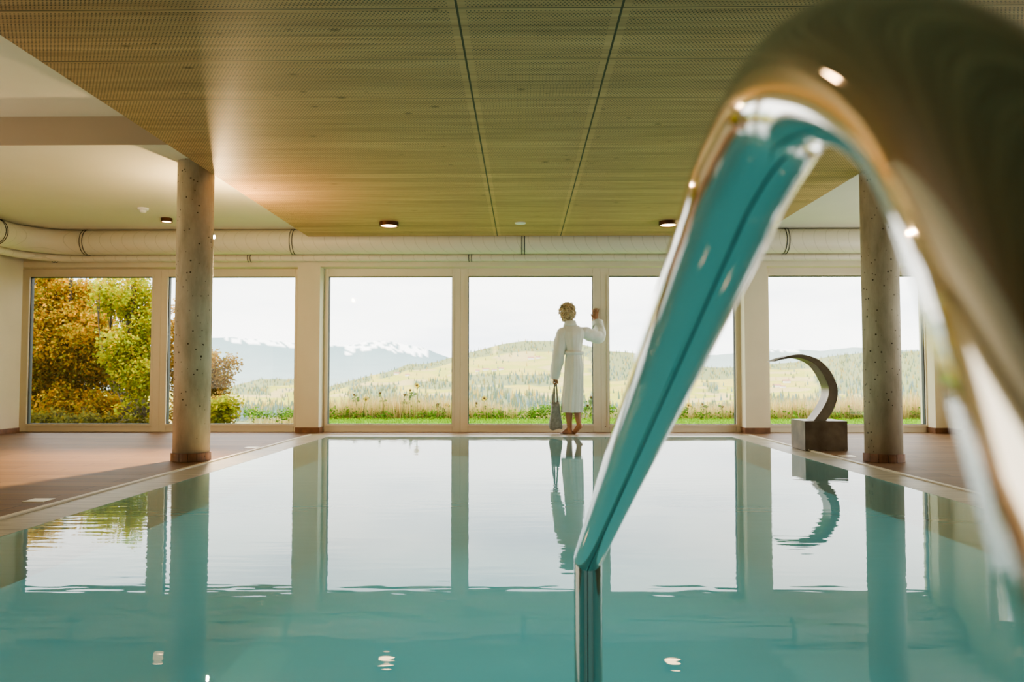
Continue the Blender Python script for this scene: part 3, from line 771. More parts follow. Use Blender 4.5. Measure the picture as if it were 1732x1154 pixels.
# loose strands at the nape and brow
for px, py in ((948.5, 522), (948, 537), (949, 541), (950, 545), (965.5, 541)):
    p0 = q(953 if px < 960 else 962, py-3, 10.60); p1 = q(px, py, 10.61); tube(hb, [p0, (p0+p1)/2+Vector((0, 0, .01)), p1], [.007, .005, .001], 6)
obj('hair', hb, 'hair', person, smooth=True)

# tote bag ---------------------------------------------------
tg = bmesh.new(); rings = []
def rrect(c, w, d, n=8, e=.35):
    out = []
    for i in range(32):
        a = 2*PI*i/32; ca, sa = math.cos(a), math.sin(a)
        out.append(Vector((c.x+w*math.copysign(abs(ca)**e, ca), c.y+d*math.copysign(abs(sa)**e, sa), c.z)))
    return out
for py, xa, xb, d, dz in ((681, 932.6, 945.8, .120, 0), (690, 932.2, 946.8, .118, 0), (703, 930.8, 948.4, .112, 0), (714, 929.2, 950.4, .104, 0), (722, 928.2, 951.4, .095, 0), (725.5, 929.4, 950.6, .085, 0), (726.5, 932, 948, .07, 0)):
    A, B = q(xa, py, 10.60), q(xb, py, 10.60); c = (A+B)/2
    rings.append([p+Vector((0, 0, .012*math.sin((p.x-c.x)*40))) for p in rrect(c, (B.x-A.x)/2, d)])
R = loft(tg, rings, cap=False); tg.faces.new(R[-1])
bag = obj('tote_bag', tg, 'felt', smooth=True, label='grey felt tote bag held low in the bathrobed person\'s left hand', cat='bag')
md = bag.modifiers.new('s', 'SOLIDIFY'); md.thickness = .006; md.offset = -1
for sgn in (-1, 1):
    hb_ = bmesh.new(); yb = 10.60+sgn*.05
    pts = catmull([q(934.2 if sgn < 0 else 937, 687, yb), q(935.3 if sgn < 0 else 938, 670, yb), q(938, 654, 10.60+sgn*.015), q(939.9, 648.2, 10.60), q(941.2, 654, 10.60+sgn*.015), q(942.3, 670, yb), q(943.4, 687, yb)], 8)
    tube(hb_, pts, .011, 8, up=(1, 0, 0), flat=.35); obj('handle', hb_, 'felt', bag, smooth=True)

# ------------------------------------------------------------------ outside: lawn, weeds, valley, hills
def lerp_tab(tab, x):
    if x <= tab[0][0]: return tab[0][1]
    for (a, va), (b_, vb) in zip(tab, tab[1:]):
        if x <= b_:
            f = (x-a)/(b_-a); return va+(vb-va)*f
    return tab[-1][1]
CREST = [(-900, 640), (300, 662), (385, 655), (440, 641), (500, 642), (553, 655), (590, 645), (625, 636), (660, 628), (690, 616), (715, 616), (740, 612), (765, 604), (792, 597), (820, 590), (850, 582), (885, 577), (940, 577), (985, 583), (1030, 594), (1060, 596), (1090, 600), (1150, 612), (1200, 622), (1243, 622), (1300, 616), (1345, 613), (1385, 606), (1410, 602), (1460, 597), (1520, 595), (1560, 594), (1700, 590), (2600, 600)]
Y0L, Y1L = 1000.0, 5000.0
HH = 638.0
def drop(px): return lerp_tab([(395, 1.1), (425, .33), (505, .28), (535, 0)], px)
def elev(px, Y):
    """pixel row the ground is seen at: the land profile as an elevation angle"""
    if Y <= 14.8: return HH+FPX*(CAM.z+drop(px))/Y
    if Y < Y0L:
        f = math.log(Y/14.8)/math.log(Y0L/14.8)
        return (HH+FPX*(CAM.z+drop(px))/14.8)*(1-f)+714*f+34*math.sin(PI*f)
    s = (Y-Y0L)/(Y1L-Y0L)
    c = lerp_tab(CREST, px)
    e = 714+(c-714)*min(s, 1)**.8
    e += math.sin(PI*min(s, 1))*5*noise.noise(Vector((px*.006, s*3.0, 4)))
    if s > 1: e += (s-1)*300
    return e
def ground(X, Y):
    px = 884+FPX*X/Y
    return CAM.z+(HH-elev(px, Y))/FPX*Y
def in_forest(px, py, pc):
    n = noise.noise(Vector((px*.02, py*.06, 1)))*5
    py_ = py+n
    R = [(340, 505, 686, 716), (340, 455, 648, 668), (440, 505, 645, 652), (590, 800, 671, 712), (590, 668, 652, 680), (700, 800, 645, 656), (780, 870, 655, 712), (860, 1030, 676, 712), (780, 945, 634, 652), (820, 905, 668, 684),
         (1000, 1100, 600, 645), (1020, 1240, 692, 712), (1060, 1240, 625, 640), (1190, 1215, 645, 665), (1376, 1750, 590, 668), (1280, 1390, 618, 624), (1280, 1470, 672, 700), (1270, 1500, 694, 712), (550, 620, 700, 716), (1500, 1750, 640, 712)]
    for a, b_, c, d in R:
        if a+n*2 < px < b_+n*2 and c < py_ < d: return True
    band = lerp_tab([(0, 6), (600, 9), (700, 10), (780, 9), (850, 17), (960, 19), (1040, 20), (1180, 10), (1300, 5), (2000, 20)], px)
    return py < pc+band and noise.noise(Vector((px*.015, 3, 1))) > -.35
def field_col(px, py):
    v = noise.noise(Vector((px*.012, py*.11, 7))); w = noise.noise(Vector((px*.035, py*.3, 2)))
    base = Vector((0.72, 0.61, 0.17)) if v > .12 else (Vector((0.58, 0.58, 0.13)) if v > -.15 else Vector((0.74, 0.60, 0.28)))
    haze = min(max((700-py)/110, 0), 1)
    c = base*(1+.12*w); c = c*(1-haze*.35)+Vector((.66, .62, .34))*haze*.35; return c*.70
NX = 420
ys = [11.0, 11.5, 12, 13, 14, 14.8, 16, 20, 30, 60, 150, 400, 700]+[Y0L+(Y1L-Y0L)*(k/150)**1.35 for k in range(151)]+[5300, 5800]
bm = bmesh.new(); grid = []; colr = []
for Y in ys:
    row = []
    for i in range(NX+1):
        px = -500+i*(2700/NX); X = (px-884)/FPX*Y
        z = ground(X, Y) if Y > 14.8 else -.02-drop(px)*min(1, (Y-11)/1.0)
        row.append(bm.verts.new((X, Y, z)))
    grid.append(row)
for a, b_ in zip(grid, grid[1:]):
    for i in range(NX): bm.faces.new((a[i], a[i+1], b_[i+1], b_[i]))
bm.normal_update()
me = bpy.data.meshes.new('land'); bm.to_mesh(me); bm.free()
ca = me.color_attributes.new('Col', 'FLOAT_COLOR', 'POINT')
cols = []
for k, Y in enumerate(ys):
    for i in range(NX+1):
        px = -500+i*(2700/NX)
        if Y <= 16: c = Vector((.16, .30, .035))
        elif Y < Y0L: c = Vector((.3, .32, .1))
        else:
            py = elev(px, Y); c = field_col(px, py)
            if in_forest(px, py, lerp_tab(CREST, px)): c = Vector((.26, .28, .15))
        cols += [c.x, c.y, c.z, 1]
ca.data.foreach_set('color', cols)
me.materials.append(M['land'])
for p in me.polygons: p.use_smooth = True
obj('meadow_and_hills', me, None, kind='structure', origin=(0, 11, 0))
# distant mountains
def ridge(name, tab, Y, base, col, snow, haze):
    bm = bmesh.new(); cl = []; rows = 26; n = 500; G_ = []
    for r in range(rows+1):
        row = []
        for i in range(n+1):
            px = -500+i*(2700/n); top = lerp_tab(tab, px)+1.6*noise.noise(Vector((px*.03, Y, 0)))+.7*noise.noise(Vector((px*.12, Y, 3)))
            f = r/rows; py = top+(base-top)*f; Yr = Y*(1-.35*f)
            row.append(bm.verts.new(((px-884)/FPX*Yr, Yr, CAM.z+(HH-py)/FPX*Yr)))
            d = py-top
            sl = snow(px) + 5*noise.noise(Vector((px*.05, py*.35, 9)))*(1 if snow(px) > 0 else 0)
            isn = d < sl and noise.noise(Vector((px*.09, py*.8, 5))) > -.18
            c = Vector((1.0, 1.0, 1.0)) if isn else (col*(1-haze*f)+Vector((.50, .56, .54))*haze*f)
            c = c*(1+.06*noise.noise(Vector((px*.03, py*.2, 2)))); cl += [c.x, c.y, c.z, 1]
        G_.append(row)
    for a, b_ in zip(G_, G_[1:]):
        for i in range(n): bm.faces.new((a[i], a[i+1], b_[i+1], b_[i]))
    me = bpy.data.meshes.new(name); bm.to_mesh(me); bm.free(); ca = me.color_attributes.new('Col', 'FLOAT_COLOR', 'POINT'); ca.data.foreach_set('color', cl)
    me.materials.append(M['land'])
    for p in me.polygons: p.use_smooth = True
    return obj(name, me, None, kind='structure', origin=(0, Y, 0))
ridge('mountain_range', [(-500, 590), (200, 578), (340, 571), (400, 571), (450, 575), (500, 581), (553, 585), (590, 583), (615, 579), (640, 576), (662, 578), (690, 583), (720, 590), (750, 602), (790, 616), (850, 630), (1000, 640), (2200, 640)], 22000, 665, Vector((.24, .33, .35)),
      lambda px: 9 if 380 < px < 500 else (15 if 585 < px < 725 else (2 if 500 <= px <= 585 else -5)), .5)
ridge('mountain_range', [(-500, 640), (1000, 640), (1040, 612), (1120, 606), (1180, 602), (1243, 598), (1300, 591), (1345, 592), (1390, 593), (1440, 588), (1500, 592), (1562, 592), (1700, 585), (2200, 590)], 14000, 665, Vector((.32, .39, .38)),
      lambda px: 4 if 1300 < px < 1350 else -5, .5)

# conifers of the valley
def conifer_bm(rng, seg=7):
    bm = bmesh.new(); z0 = .08
    for k in range(4):
        zb = z0+k*.22; zt = zb+.36; r = .20*(1-k*.22)*rng.uniform(.9, 1.1)
        rr = [r*rng.uniform(.8, 1.2) for _ in range(seg)]
        top = bm.verts.new((0, 0, min(zt, 1))); v = [bm.verts.new((rr[i]*math.cos(2*PI*i/seg), rr[i]*math.sin(2*PI*i/seg), zb)) for i in range(seg)]
        for i in range(seg): bm.faces.new((v[i], v[(i+1) % seg], top))
    lathe(bm, [(.02, -.1), (.015, .15)], seg=5, cap=False)
    return bm
cmats = [simple('conifer_%s' % n_, c, 0.9) for n_, c in (('dark', (.13, .19, .13)), ('mid', (.21, .23, .11)), ('blue', (.17, .25, .24)), ('autumn', (.46, .34, .10)))]
cmeshes = []
rng = random.Random(11)
for k in range(4):
    m_ = mesh_of(conifer_bm(rng), 'conifer', cmats[k]); cmeshes.append(m_)
def inv_depth(px, py):
    lo, hi = Y0L, Y1L
    for _ in range(22):
        md_ = (lo+hi)/2
        if elev(px, md_) > py: lo = md_
        else: hi = md_
    return (lo+hi)/2
cand = []
tries = 0
while len(cand) < 6500 and tries < 90000:
    tries += 1
    px = rng.uniform(280, 1700); pc = lerp_tab(CREST, px); py = rng.uniform(pc, 714)
    if 790 > px > 0 and 503 < px < 548: continue
    ok = in_forest(px, py, pc)
    if not ok and rng.random() > .12: continue
    Y = inv_depth(px, py); X = (px-884)/FPX*Y
    cand.append((Y, X, ground(X, Y), px))
cand.sort(key=lambda c: c[0])
front = [c for c in cand if c[0] < 2600 and (283 < c[3] < 499 or 555 < c[3] < 765 or 792 < c[3] < 1003 or 1030 < c[3] < 1243 or 1300 < c[3] < 1562)]
step = max(1, len(front)//300); ind = front[:300]; inds = set(id(c) for c in ind)
for c in ind:
    k = rng.choices((0, 1, 2, 3), (3, 3, 2, 1.2))[0]
    o = bpy.data.objects.new('conifer_tree', cmeshes[k]); COL.objects.link(o); o.location = (c[1], c[0], c[2])
    h = rng.uniform(14, 22); o.scale = (h*.85, h*.85, h); o.rotation_euler.z = rng.uniform(0, 6)
    tag(o, 'hazy tree in the forest at the bottom of the valley', 'tree', 'trees in the valley forest')
bm = bmesh.new(); proto = [conifer_bm(rng, 5) for _ in range(3)]
pm = []
for pb in proto:
    pm.append(([v.co.copy() for v in pb.verts], [[v.index for v in f.verts] for f in pb.faces] if pb.verts.index_update() is None else None)); pb.free()
for c in cand:
    if id(c) in inds: continue
    vs, fs = pm[rng.randrange(3)]; h = rng.uniform(13, 21); w_ = h*.95; mi = rng.choices((0, 1, 2, 3), (3, 3, 2, 1.6))[0]
    nv = [bm.verts.new((c[1]+v.x*w_, c[0]+v.y*w_, c[2]+v.z*h)) for v in vs]
    for f in fs: bm.faces.new([nv[i] for i in f]).material_index = mi
me = bpy.data.meshes.new('forest'); bm.to_mesh(me); bm.free()
for m_ in cmats: me.materials.append(m_)
obj('hillside_forest', me, None, label='hazy woods covering the far hillsides and ridges', cat='forest', kind='stuff')

# farmhouses
def house(px, py, w, h, lb, yaw=0.0):
    Y = inv_depth(px, py); X = (px-884)/FPX*Y; z = ground(X, Y); w = w*Y/FPX; h = h*Y/FPX; d = w*.6
    t = empty('farmhouse', (X, Y, z), label=lb, cat='house', group='white farmhouses on the hills')
    bm = bmesh.new(); box(bm, X-w/2, X+w/2, Y-d/2, Y+d/2, z-2, z+h*.6); obj('wall', bm, 'house_wall', t)
    bm = bmesh.new(); e = w*.06; zz = z+h*.6
    loft(bm, [[(X+s, Y-d/2-e, zz), (X+s, Y+d/2+e, zz), (X+s, Y, z+h)] for s in (-w/2-e, w/2+e)]); obj('roof', bm, 'house_roof', t)
    return t
for a in ((671, 634, 9, 4.2, 'white farmhouse on the green hill seen in the third pane'), (689, 636, 7, 3.5, 'smaller white farmhouse right of the first one in the third pane'),
          (822, 627, 11, 4, 'long white farm building, leftmost on the hill left of the person'), (836, 628, 9, 4, 'white farmhouse in the middle of the hamlet left of the person'), (848, 626, 8, 4, 'white farmhouse right in the hamlet left of the person'),
          (898, 608, 10, 4.5, 'white farmhouse high on the meadow left of the person'), (910, 607, 7, 4, 'small white house beside the high meadow farmhouse'),
          (1311, 655, 12, 5, 'white farmhouse beside the window edge, left of the steel spout'), (1328, 648, 11, 6, 'white farmhouse with red roof left of the steel spout'), (1322, 656, 8, 4, 'low white shed between the two farmhouses'),
          (1447, 680, 9, 4, 'white house low between spout and right column'), (808, 629, 7, 3.5, 'white cottage at the left end of the hamlet')):
    house(*a)
# wind turbines
for px, py in ((1356, 593), (1401, 590), (1446, 588)):
    Y = 13900; X = (px-884)/FPX*Y; z = CAM.z+(HH-py-1)/FPX*Y
    t = empty('wind_turbine', (X, Y, z), label='tiny white wind turbine on the far ridge above the steel spout', cat='wind turbine', group='wind turbines on the ridge')
    bm = bmesh.new(); tube(bm, [(X, Y, z-20), (X, Y, z+70)], [3, 2], 8); obj('tower', bm, 'turbine', t)
    for k in range(3):
        a = PI/2+2*PI*k/3+.2; bm = bmesh.new(); tube(bm, [(X, Y-4, z+70), (X+38*math.cos(a), Y-4, z+70+38*math.sin(a))], [2.2, .8], 6); obj('rotor_blade', bm, 'turbine', t)

# leafy trees -------------------------------------------------
def leaf_mesh(name, clusters, palette, lsize, per, rng, droop=0.0, flatten=.75):
    V, F, C = [], [], []
    for (c, r, shade) in clusters:
        for _ in range(int(per*(r/.5)**2)):
            d = Vector((rng.gauss(0, 1), rng.gauss(0, 1), rng.gauss(0, 1)*flatten)); d = d.normalized()*(rng.random()**.4)*r if d.length else d
            p = c+d+Vector((0, 0, -droop*rng.random()*r*2))
            s = lsize*rng.uniform(.6, 1.3)
            a = Vector((rng.gauss(0, 1), rng.gauss(0, 1), rng.gauss(-.3, .6))).normalized(); b_ = a.cross(Vector((rng.gauss(0, 1), rng.gauss(0, 1), rng.gauss(0, 1)))).normalized()
            i0 = len(V)
            V += [p-a*s*.5, p+b_*s*.34-a*s*.05, p+a*s*.55, p-b_*s*.34-a*s*.05]
            F.append((i0, i0+1, i0+2, i0+3))
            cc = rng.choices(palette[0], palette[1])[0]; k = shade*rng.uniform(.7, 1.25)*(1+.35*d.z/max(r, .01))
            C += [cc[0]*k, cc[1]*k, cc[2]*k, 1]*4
    me = bpy.data.meshes.new(name); me.from_pydata([tuple(v) for v in V], [], F)
    ca = me.color_attributes.new('Col', 'FLOAT_COLOR', 'POINT'); ca.data.foreach_set('color', C); me.materials.append(M['leaf'])
    return me
def tree(name, base, blobs, palette, label, rng, lsize=.13, per=70, ncl=200, clr=(.28, .55), trunk_r=.22, droop=0.0, limbs=14, cat='tree', group='autumn trees outside the left window'):
    """base: foot of the trunk; blobs: (centre, radii) ellipsoids the crown fills"""
    t = empty(name, base, label=label, cat=cat, group=group)
    base = Vector(base); cl = []
    vol = [b_[1][0]*b_[1][1]*b_[1][2] for b_ in blobs]
    for _ in range(ncl):
        c, r = rng.choices(blobs, vol)[0]
        d = Vector((rng.gauss(0, 1), rng.gauss(0, 1), rng.gauss(0, 1))).normalized()*(rng.random()**.45)
        p = Vector(c)+Vector((d.x*r[0], d.y*r[1], d.z*r[2]))
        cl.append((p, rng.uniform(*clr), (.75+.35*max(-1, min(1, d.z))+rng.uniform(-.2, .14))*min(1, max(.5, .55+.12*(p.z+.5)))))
    bm = bmesh.new()
    top = sum((Vector(b_[0]) for b_ in blobs), Vector())/len(blobs)
    fork = base+(top-base)*.55
    if trunk_r > 0:
        tp = catmull([base, base+(fork-base)*.5+Vector((.12, 0, 0)), fork, top+Vector((0, 0, max(b_[0][2]+b_[1][2] for b_ in blobs)-top.z))*.8], 6)
        m_ = len(tp); tube(bm, tp, [trunk_r*(1-.85*i/m_) for i in range(m_)], 10)
        sel = rng.sample(cl, min(limbs, len(cl)))
        for (p, r, s) in sel:
            j = tp[rng.randrange(m_//3, m_-2)]
            if j.z > p.z: j = tp[m_//3]
            mid = (j+p)/2+Vector((rng.gauss(0, .15), rng.gauss(0, .15), .25))
            pts = catmull([j, mid, p], 5); tube(bm, pts, [trunk_r*.30*(1-.85*i/len(pts)) for i in range(len(pts))], 6)
            for (p2, r2, s2) in sorted(cl, key=lambda c: (c[0]-p).length)[1:6]:
                tube(bm, [pts[-4], (pts[-4]+p2)/2+Vector((0, 0, .08)), p2], [trunk_r*.10, trunk_r*.07, trunk_r*.02], 5)
        obj('trunk', bm, 'bark', t, smooth=True)
    else: bm.free()
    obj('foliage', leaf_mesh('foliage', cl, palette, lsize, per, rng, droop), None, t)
    return t
def W(px, py, Y): return U(px, py, Y)
def blob(px, py, Y, rx, rz, ry=None):
    s = Y/FPX; return (W(px, py, Y), (rx*s, (ry or rx)*s, rz*s))
rg = random.Random(5)
ORANGE = ([(.62, .30, .03), (.55, .36, .04), (.44, .36, .05), (.30, .28, .05), (.70, .38, .05)], [4, 4, 3, 2, 2])
YELG = ([(.62, .55, .04), (.48, .52, .05), (.36, .42, .06), (.66, .42, .05)], [4, 4, 3, 2])
BIRCH = ([(.66, .38, .10), (.50, .30, .08), (.70, .50, .12), (.42, .34, .10)], [4, 3, 2, 2])
GREEN = ([(.14, .13, .03), (.18, .17, .04), (.26, .19, .03), (.09, .09, .03)], [3, 3, 2, 2])
DARK = ([(.10, .08, .06), (.14, .12, .06), (.20, .17, .05), (.07, .08, .06)], [3, 3, 1, 2])
tree('maple_tree', W(105, 790, 26), [blob(70, 500, 26, 60, 55), blob(100, 560, 26, 75, 60), blob(150, 590, 25.5, 55, 60), blob(80, 650, 26, 70, 55), blob(120, 690, 25.5, 70, 40), blob(145, 500, 26.5, 30, 45), blob(150, 700, 25, 60, 30), blob(60, 600, 25, 40, 90), blob(175, 560, 26.5, 30, 60)], ORANGE,
     'large maple with orange and gold leaves filling the leftmost window', rg, .105, 190, 820, (.25, .5), .26, limbs=26)
tree('ash_tree', W(212, 790, 23), [blob(225, 500, 23, 32, 48), blob(205, 590, 23, 38, 30), blob(238, 560, 23, 24, 50), blob(232, 640, 22.5, 30, 34), blob(190, 500, 23.5, 30, 40), blob(225, 600, 23, 36, 60), blob(235, 690, 22.5, 26, 22)], YELG,
     'yellow green leafy tree right of the orange maple in the leftmost window', rg, .10, 150, 400, (.18, .36), .14, limbs=26)
tree('birch_tree', W(320, 800, 25), [blob(300, 560, 25, 26, 60), blob(318, 620, 25, 40, 50), blob(352, 615, 25, 24, 30), blob(388, 606, 25, 22, 9), blob(330, 690, 25, 40, 40), blob(368, 650, 25, 22, 60), blob(372, 690, 24.5, 26, 25), blob(262, 520, 25.5, 12, 50)], BIRCH,
     'drooping birch with sparse copper leaves partly behind the left concrete column', rg, .085, 330, 420, (.12, .27), .08, droop=.7, limbs=30)
tree('leafy_shrub', W(375, 760, 21), [blob(360, 700, 21, 36, 22), blob(383, 695, 21, 14, 24)], ([(.50, .50, .05), (.36, .42, .06), (.60, .48, .06)], [3, 3, 2]),
     'yellow green shrub at the foot of the left concrete column', rg, .11, 150, 70, (.15, .3), .04, limbs=8, cat='shrub')
tree('dark_tree', W(205, 800, 30), [blob(215, 640, 30, 60, 40), blob(200, 700, 30, 70, 26), blob(80, 640, 30, 60, 60), blob(245, 690, 21.8, 20, 26), blob(215, 705, 21.8, 40, 14)], DARK,
     'dark thin-leaved tree low behind the orange maple', rg, .13, 60, 300, (.25, .5), .16, limbs=24)
tree('leafy_shrub', W(150, 760, 19.5), [blob(60, 712, 19.5, 50, 10), blob(150, 716, 19.5, 60, 9), blob(235, 716, 19.5, 30, 6)], GREEN,
     'low olive shrub row along the bottom of the leftmost window', rg, .10, 160, 110, (.14, .26), .03, limbs=6, cat='shrub')

# meadow verge behind the lawn --------------------------------
def blades(name, n, xr, yr, hfun, palette, w, rng, lean=.15, dens=None):
    V, F, C = [], [], []
    k_ = 0
    while k_ < n:
        X = rng.uniform(*xr); Y = rng.uniform(*yr)
        if dens and rng.random() > dens(X): continue
        k_ += 1
        h = hfun(X, rng); a = rng.uniform(0, 2*PI); l = Vector((math.cos(a), math.sin(a), 0))*h*rng.uniform(0, lean); s = Vector((math.sin(a*3), math.cos(a*3), 0))*w*rng.uniform(.6, 1.4)
        z0 = ground(X, Y) if Y > 14.8 else -.02-drop(884+FPX*X/Y)
        p = Vector((X, Y, z0)); i0 = len(V)
        V += [p-s, p+s, p+l*.4+Vector((0, 0, h*.6))+s*.7, p+l*.4+Vector((0, 0, h*.6))-s*.7, p+l+Vector((0, 0, h))]
        F += [(i0, i0+1, i0+2, i0+3), (i0+3, i0+2, i0+4)]
        c = rng.choices(palette[0], palette[1])[0]; q_ = rng.uniform(.75, 1.2)
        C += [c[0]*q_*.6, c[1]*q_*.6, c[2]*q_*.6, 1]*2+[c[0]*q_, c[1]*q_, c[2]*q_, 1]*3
    me = bpy.data.meshes.new(name); me.from_pydata([tuple(v) for v in V], [], F); ca = me.color_attributes.new('Col', 'FLOAT_COLOR', 'POINT'); ca.data.foreach_set('color', C); me.materials.append(M['leaf'])
    return me
rg = random.Random(9)
pxX = lambda px, Y=15: (px-884)/FPX*Y
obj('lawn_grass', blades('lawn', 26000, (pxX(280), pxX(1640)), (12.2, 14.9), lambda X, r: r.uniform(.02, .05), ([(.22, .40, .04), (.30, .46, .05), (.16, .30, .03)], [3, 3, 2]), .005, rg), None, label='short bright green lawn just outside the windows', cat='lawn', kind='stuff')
def hw(X, r):
    px = 884+FPX*X/15
    base = lerp_tab([(300, .30), (540, .36), (600, .40), (700, .42), (765, .36), (830, .34), (880, .22), (1000, .16), (1180, .26), (1243, .3), (1290, .34), (1400, .40), (1562, .44), (1640, .44)], px)
    return base*r.uniform(.55, 1.25)
dn = lambda X: lerp_tab([(300, .5), (555, .8), (640, 1), (760, .6), (800, .7), (860, .5), (900, .15), (1040, .15), (1180, .7), (1243, .7), (1300, .8), (1562, 1), (1700, 1)], 884+FPX*X/15)
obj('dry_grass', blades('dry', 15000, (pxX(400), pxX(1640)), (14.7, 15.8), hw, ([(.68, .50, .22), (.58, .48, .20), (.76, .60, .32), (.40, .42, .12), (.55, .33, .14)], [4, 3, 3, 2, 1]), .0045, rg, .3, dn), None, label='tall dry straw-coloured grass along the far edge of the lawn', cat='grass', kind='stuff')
# leafy weeds: low green belt
cl = []
for _ in range(420):
    X = rg.uniform(pxX(420), pxX(1640)); Y = rg.uniform(14.6, 15.2); r = rg.uniform(.07, .15)
    cl.append((Vector((X, Y, rg.uniform(.02, .12)+(.10 if 900 < 884+FPX*X/15 < 1040 and rg.random() < .4 else 0))), r, rg.uniform(.6, 1.1)))
obj('green_weeds', leaf_mesh('weeds', cl, ([(.10, .22, .03), (.16, .30, .04), (.24, .36, .05), (.07, .15, .03)], [3, 3, 2, 2]), .045, 420, rg), None, label='low belt of leafy green weeds behind the lawn', cat='weeds', kind='stuff')
# single wildflowers
M['petal'] = simple('yellow_petal', (.75, .50, .05), .7); M['stem'] = simple('dark_stem', (.10, .13, .03), .8); M['seed'] = simple('seed_head', (.10, .06, .02), .9); M['stem_leaf'] = simple('stem_leaf', (.09, .14, .03), .8)
def wildflower(px, py, Y, lb, seed, dry=False):
    r = random.Random(seed); top = U(px, py, Y); bx = top.x+r.uniform(-.08, .08); z0 = ground(bx, Y) if Y > 14.8 else 0
    t = empty('wildflower', (bx, Y, z0), label=lb, cat='wildflower', group='tall wildflowers behind the lawn')
    P = catmull([(bx, Y, z0), (bx+(top.x-bx)*.2, Y, z0+(top.z-z0)*.6), top], 6)
    bm = bmesh.new(); tube(bm, P, .006, 6); obj('stem', bm, 'stem', t)
    bm = bmesh.new()
    for k in range(9):
        p = P[r.randrange(5, len(P))]; a = r.uniform(0, 2*PI); d = Vector((math.cos(a), .3*math.sin(a), r.uniform(-.3, .4))); s = r.uniform(.04, .075)
        w_ = Vector((0, .2, .4))*s
        v = [bm.verts.new(x) for x in (p, p+d*s*.6+w_, p+d*s*1.3, p+d*s*.6-w_)]; bm.faces.new(v)
    obj('leaves', bm, 'stem_leaf', t, recalc=False)
    bm = bmesh.new(); ellip(bm, top, (.024, .018, .022), None, 10); obj('seed_head', bm, 'seed', t)
    if not dry:
        bm = bmesh.new()
        for k in range(9):
            a = 2*PI*k/9; d = Vector((math.cos(a), -.3, math.sin(a))); n_ = Vector((-math.sin(a), 0, math.cos(a)))
            v = [bm.verts.new(x) for x in (top+d*.015, top+d*.035+n_*.012, top+d*.058, top+d*.035-n_*.012)]; bm.faces.new(v)
        obj('petals', bm, 'petal', t, recalc=False)
FL = [(599, 668, 'dark-headed wildflower, leftmost of those before the forest in the third pane', 1), (620, 675, 'wildflower with a yellow head left of the middle of the third pane', 0), (643, 665, 'bent wildflower with dark head in the middle of the third pane', 1), (685, 668, 'leafy wildflower below the tallest pair in the third pane', 1),
      (694, 660, 'wildflower with dark leaves, second tallest in the third pane', 1), (705, 652, 'tallest wildflower of the third pane', 0), (740, 684, 'low arching wildflower near the right of the third pane', 1), (755, 686, 'yellow wildflower drooping by the third pane edge', 0),
      (806, 682, 'wildflower at the left edge of the fourth pane', 1), (819, 674, 'tall wildflower left in the fourth pane', 0), (847, 696, 'short wildflower amid straw in the fourth pane', 1), (902, 700, 'short wildflower just left of the grey bag', 1),
      (1000, 672, 'upright wildflower between the robe and the window post', 1), (994, 686, 'short wildflower beside the robe hem', 1), (1165, 686, 'wildflower right of the chrome rail', 0), (1188, 684, 'dark wildflower in the pane right of the chrome rail', 1), (1222, 688, 'wildflower close to the pier in the fifth pane', 1)]
for i, (px, py, lb, dry) in enumerate(FL): wildflower(px, py, 14.9, lb, i, dry)

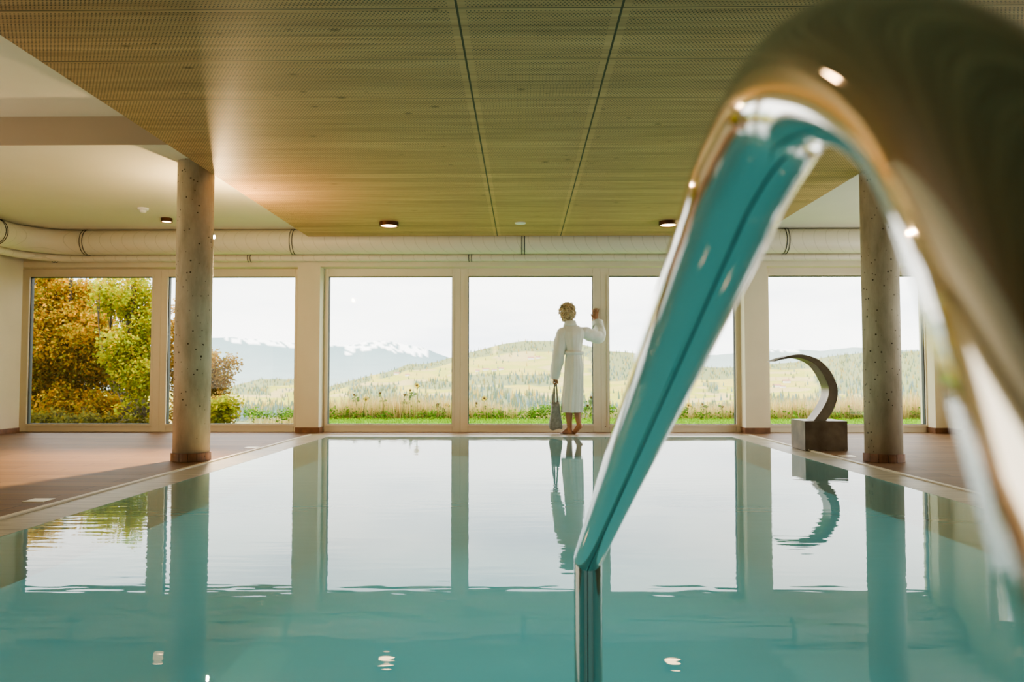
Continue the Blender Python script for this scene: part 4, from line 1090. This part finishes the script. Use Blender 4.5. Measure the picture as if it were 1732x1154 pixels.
# ------------------------------------------------------------------ light
w = bpy.data.worlds.new('sky'); SC.world = w; w.use_nodes = True; nt = w.node_tree; nt.nodes.clear()
out = nt.nodes.new('ShaderNodeOutputWorld'); bg = N(nt, 'ShaderNodeBackground')
tc = N(nt, 'ShaderNodeTexCoord'); mp = N(nt, 'ShaderNodeMapping'); mp.inputs['Scale'].default_value = (1, 1, 5.5); L(nt, tc.outputs['Generated'], mp.inputs['Vector'])
n = N(nt, 'ShaderNodeTexNoise', Scale=2.6, Detail=6.0, Roughness=0.55); L(nt, mp.outputs[0], n.inputs['Vector'])
r = ramp(nt, n.outputs['Fac'], [(0.30, (0.60, 0.64, 0.70)), (0.5, (0.86, 0.86, 0.84)), (0.72, (1.0, 0.97, 0.93))])
L(nt, r.outputs[0], bg.inputs[0]); bg.inputs[1].default_value = 3.2
L(nt, bg.outputs[0], out.inputs[0])
def lamp(kind, name, loc, energy, col, rot=None, **kw):
    ld = bpy.data.lights.new(name, kind); ld.energy = energy; ld.color = col
    for k, v in kw.items(): setattr(ld, k, v)
    o = bpy.data.objects.new(name, ld); COL.objects.link(o); o.location = loc
    if rot: o.rotation_euler = rot
    return o
lamp('SUN', 'sun', (-30, 10, 30), 3.0, (1.0, .90, .72), (math.radians(48), 0, math.radians(-75)), angle=.05)
# real ceiling lamps' light
for o in list(bpy.data.objects):
    if o.name.startswith('ceiling_light'):
        lamp('SPOT', 'lamp_beam', o.location+Vector((0, 0, -.06)), 18, (1, .62, .34), (0, 0, 0), spot_size=2.6, spot_blend=.8, shadow_soft_size=.06)
lamp('POINT', 'floodlight_beam', (FLX, FLY, FLZ), 330, (1.0, .68, .34), shadow_soft_size=.02)
lamp('SPOT', 'floodlight_floor_beam', (FLX, FLY, FLZ), 1100, (1.0, .74, .46), (Vector((FLX, FLY, FLZ))-Vector((-4.2, 6.3, 0))).to_track_quat('Z', 'Y').to_euler(), spot_size=1.9, spot_blend=.7, shadow_soft_size=.03)
# added downward fill sheet under the surface, brightens the basin
lamp('AREA', 'basin_fill', ((PXL+PXR)/2, (PYN+PYF)/2, -.08), 190, (.85, 1.0, .97), (0, 0, 0), shape='RECTANGLE', size=PXR-PXL-.3, size_y=PYF-PYN-.3)
# unseen fill lamps added behind the camera and along the left wall
lamp('AREA', 'fill_back', (0, -4.6, 1.7), 12, (1.0, .93, .80), (math.radians(90), 0, 0), shape='RECTANGLE', size=9, size_y=1.8)
lamp('AREA', 'fill_left', (XL+.05, 3.5, 1.4), 60, (1.0, .93, .78), (0, math.radians(-90), 0), shape='RECTANGLE', size=1.8, size_y=6)

SC.view_settings.view_transform = 'AgX'
SC.view_settings.look = 'AgX - Medium High Contrast'
SC.view_settings.exposure = 0.6
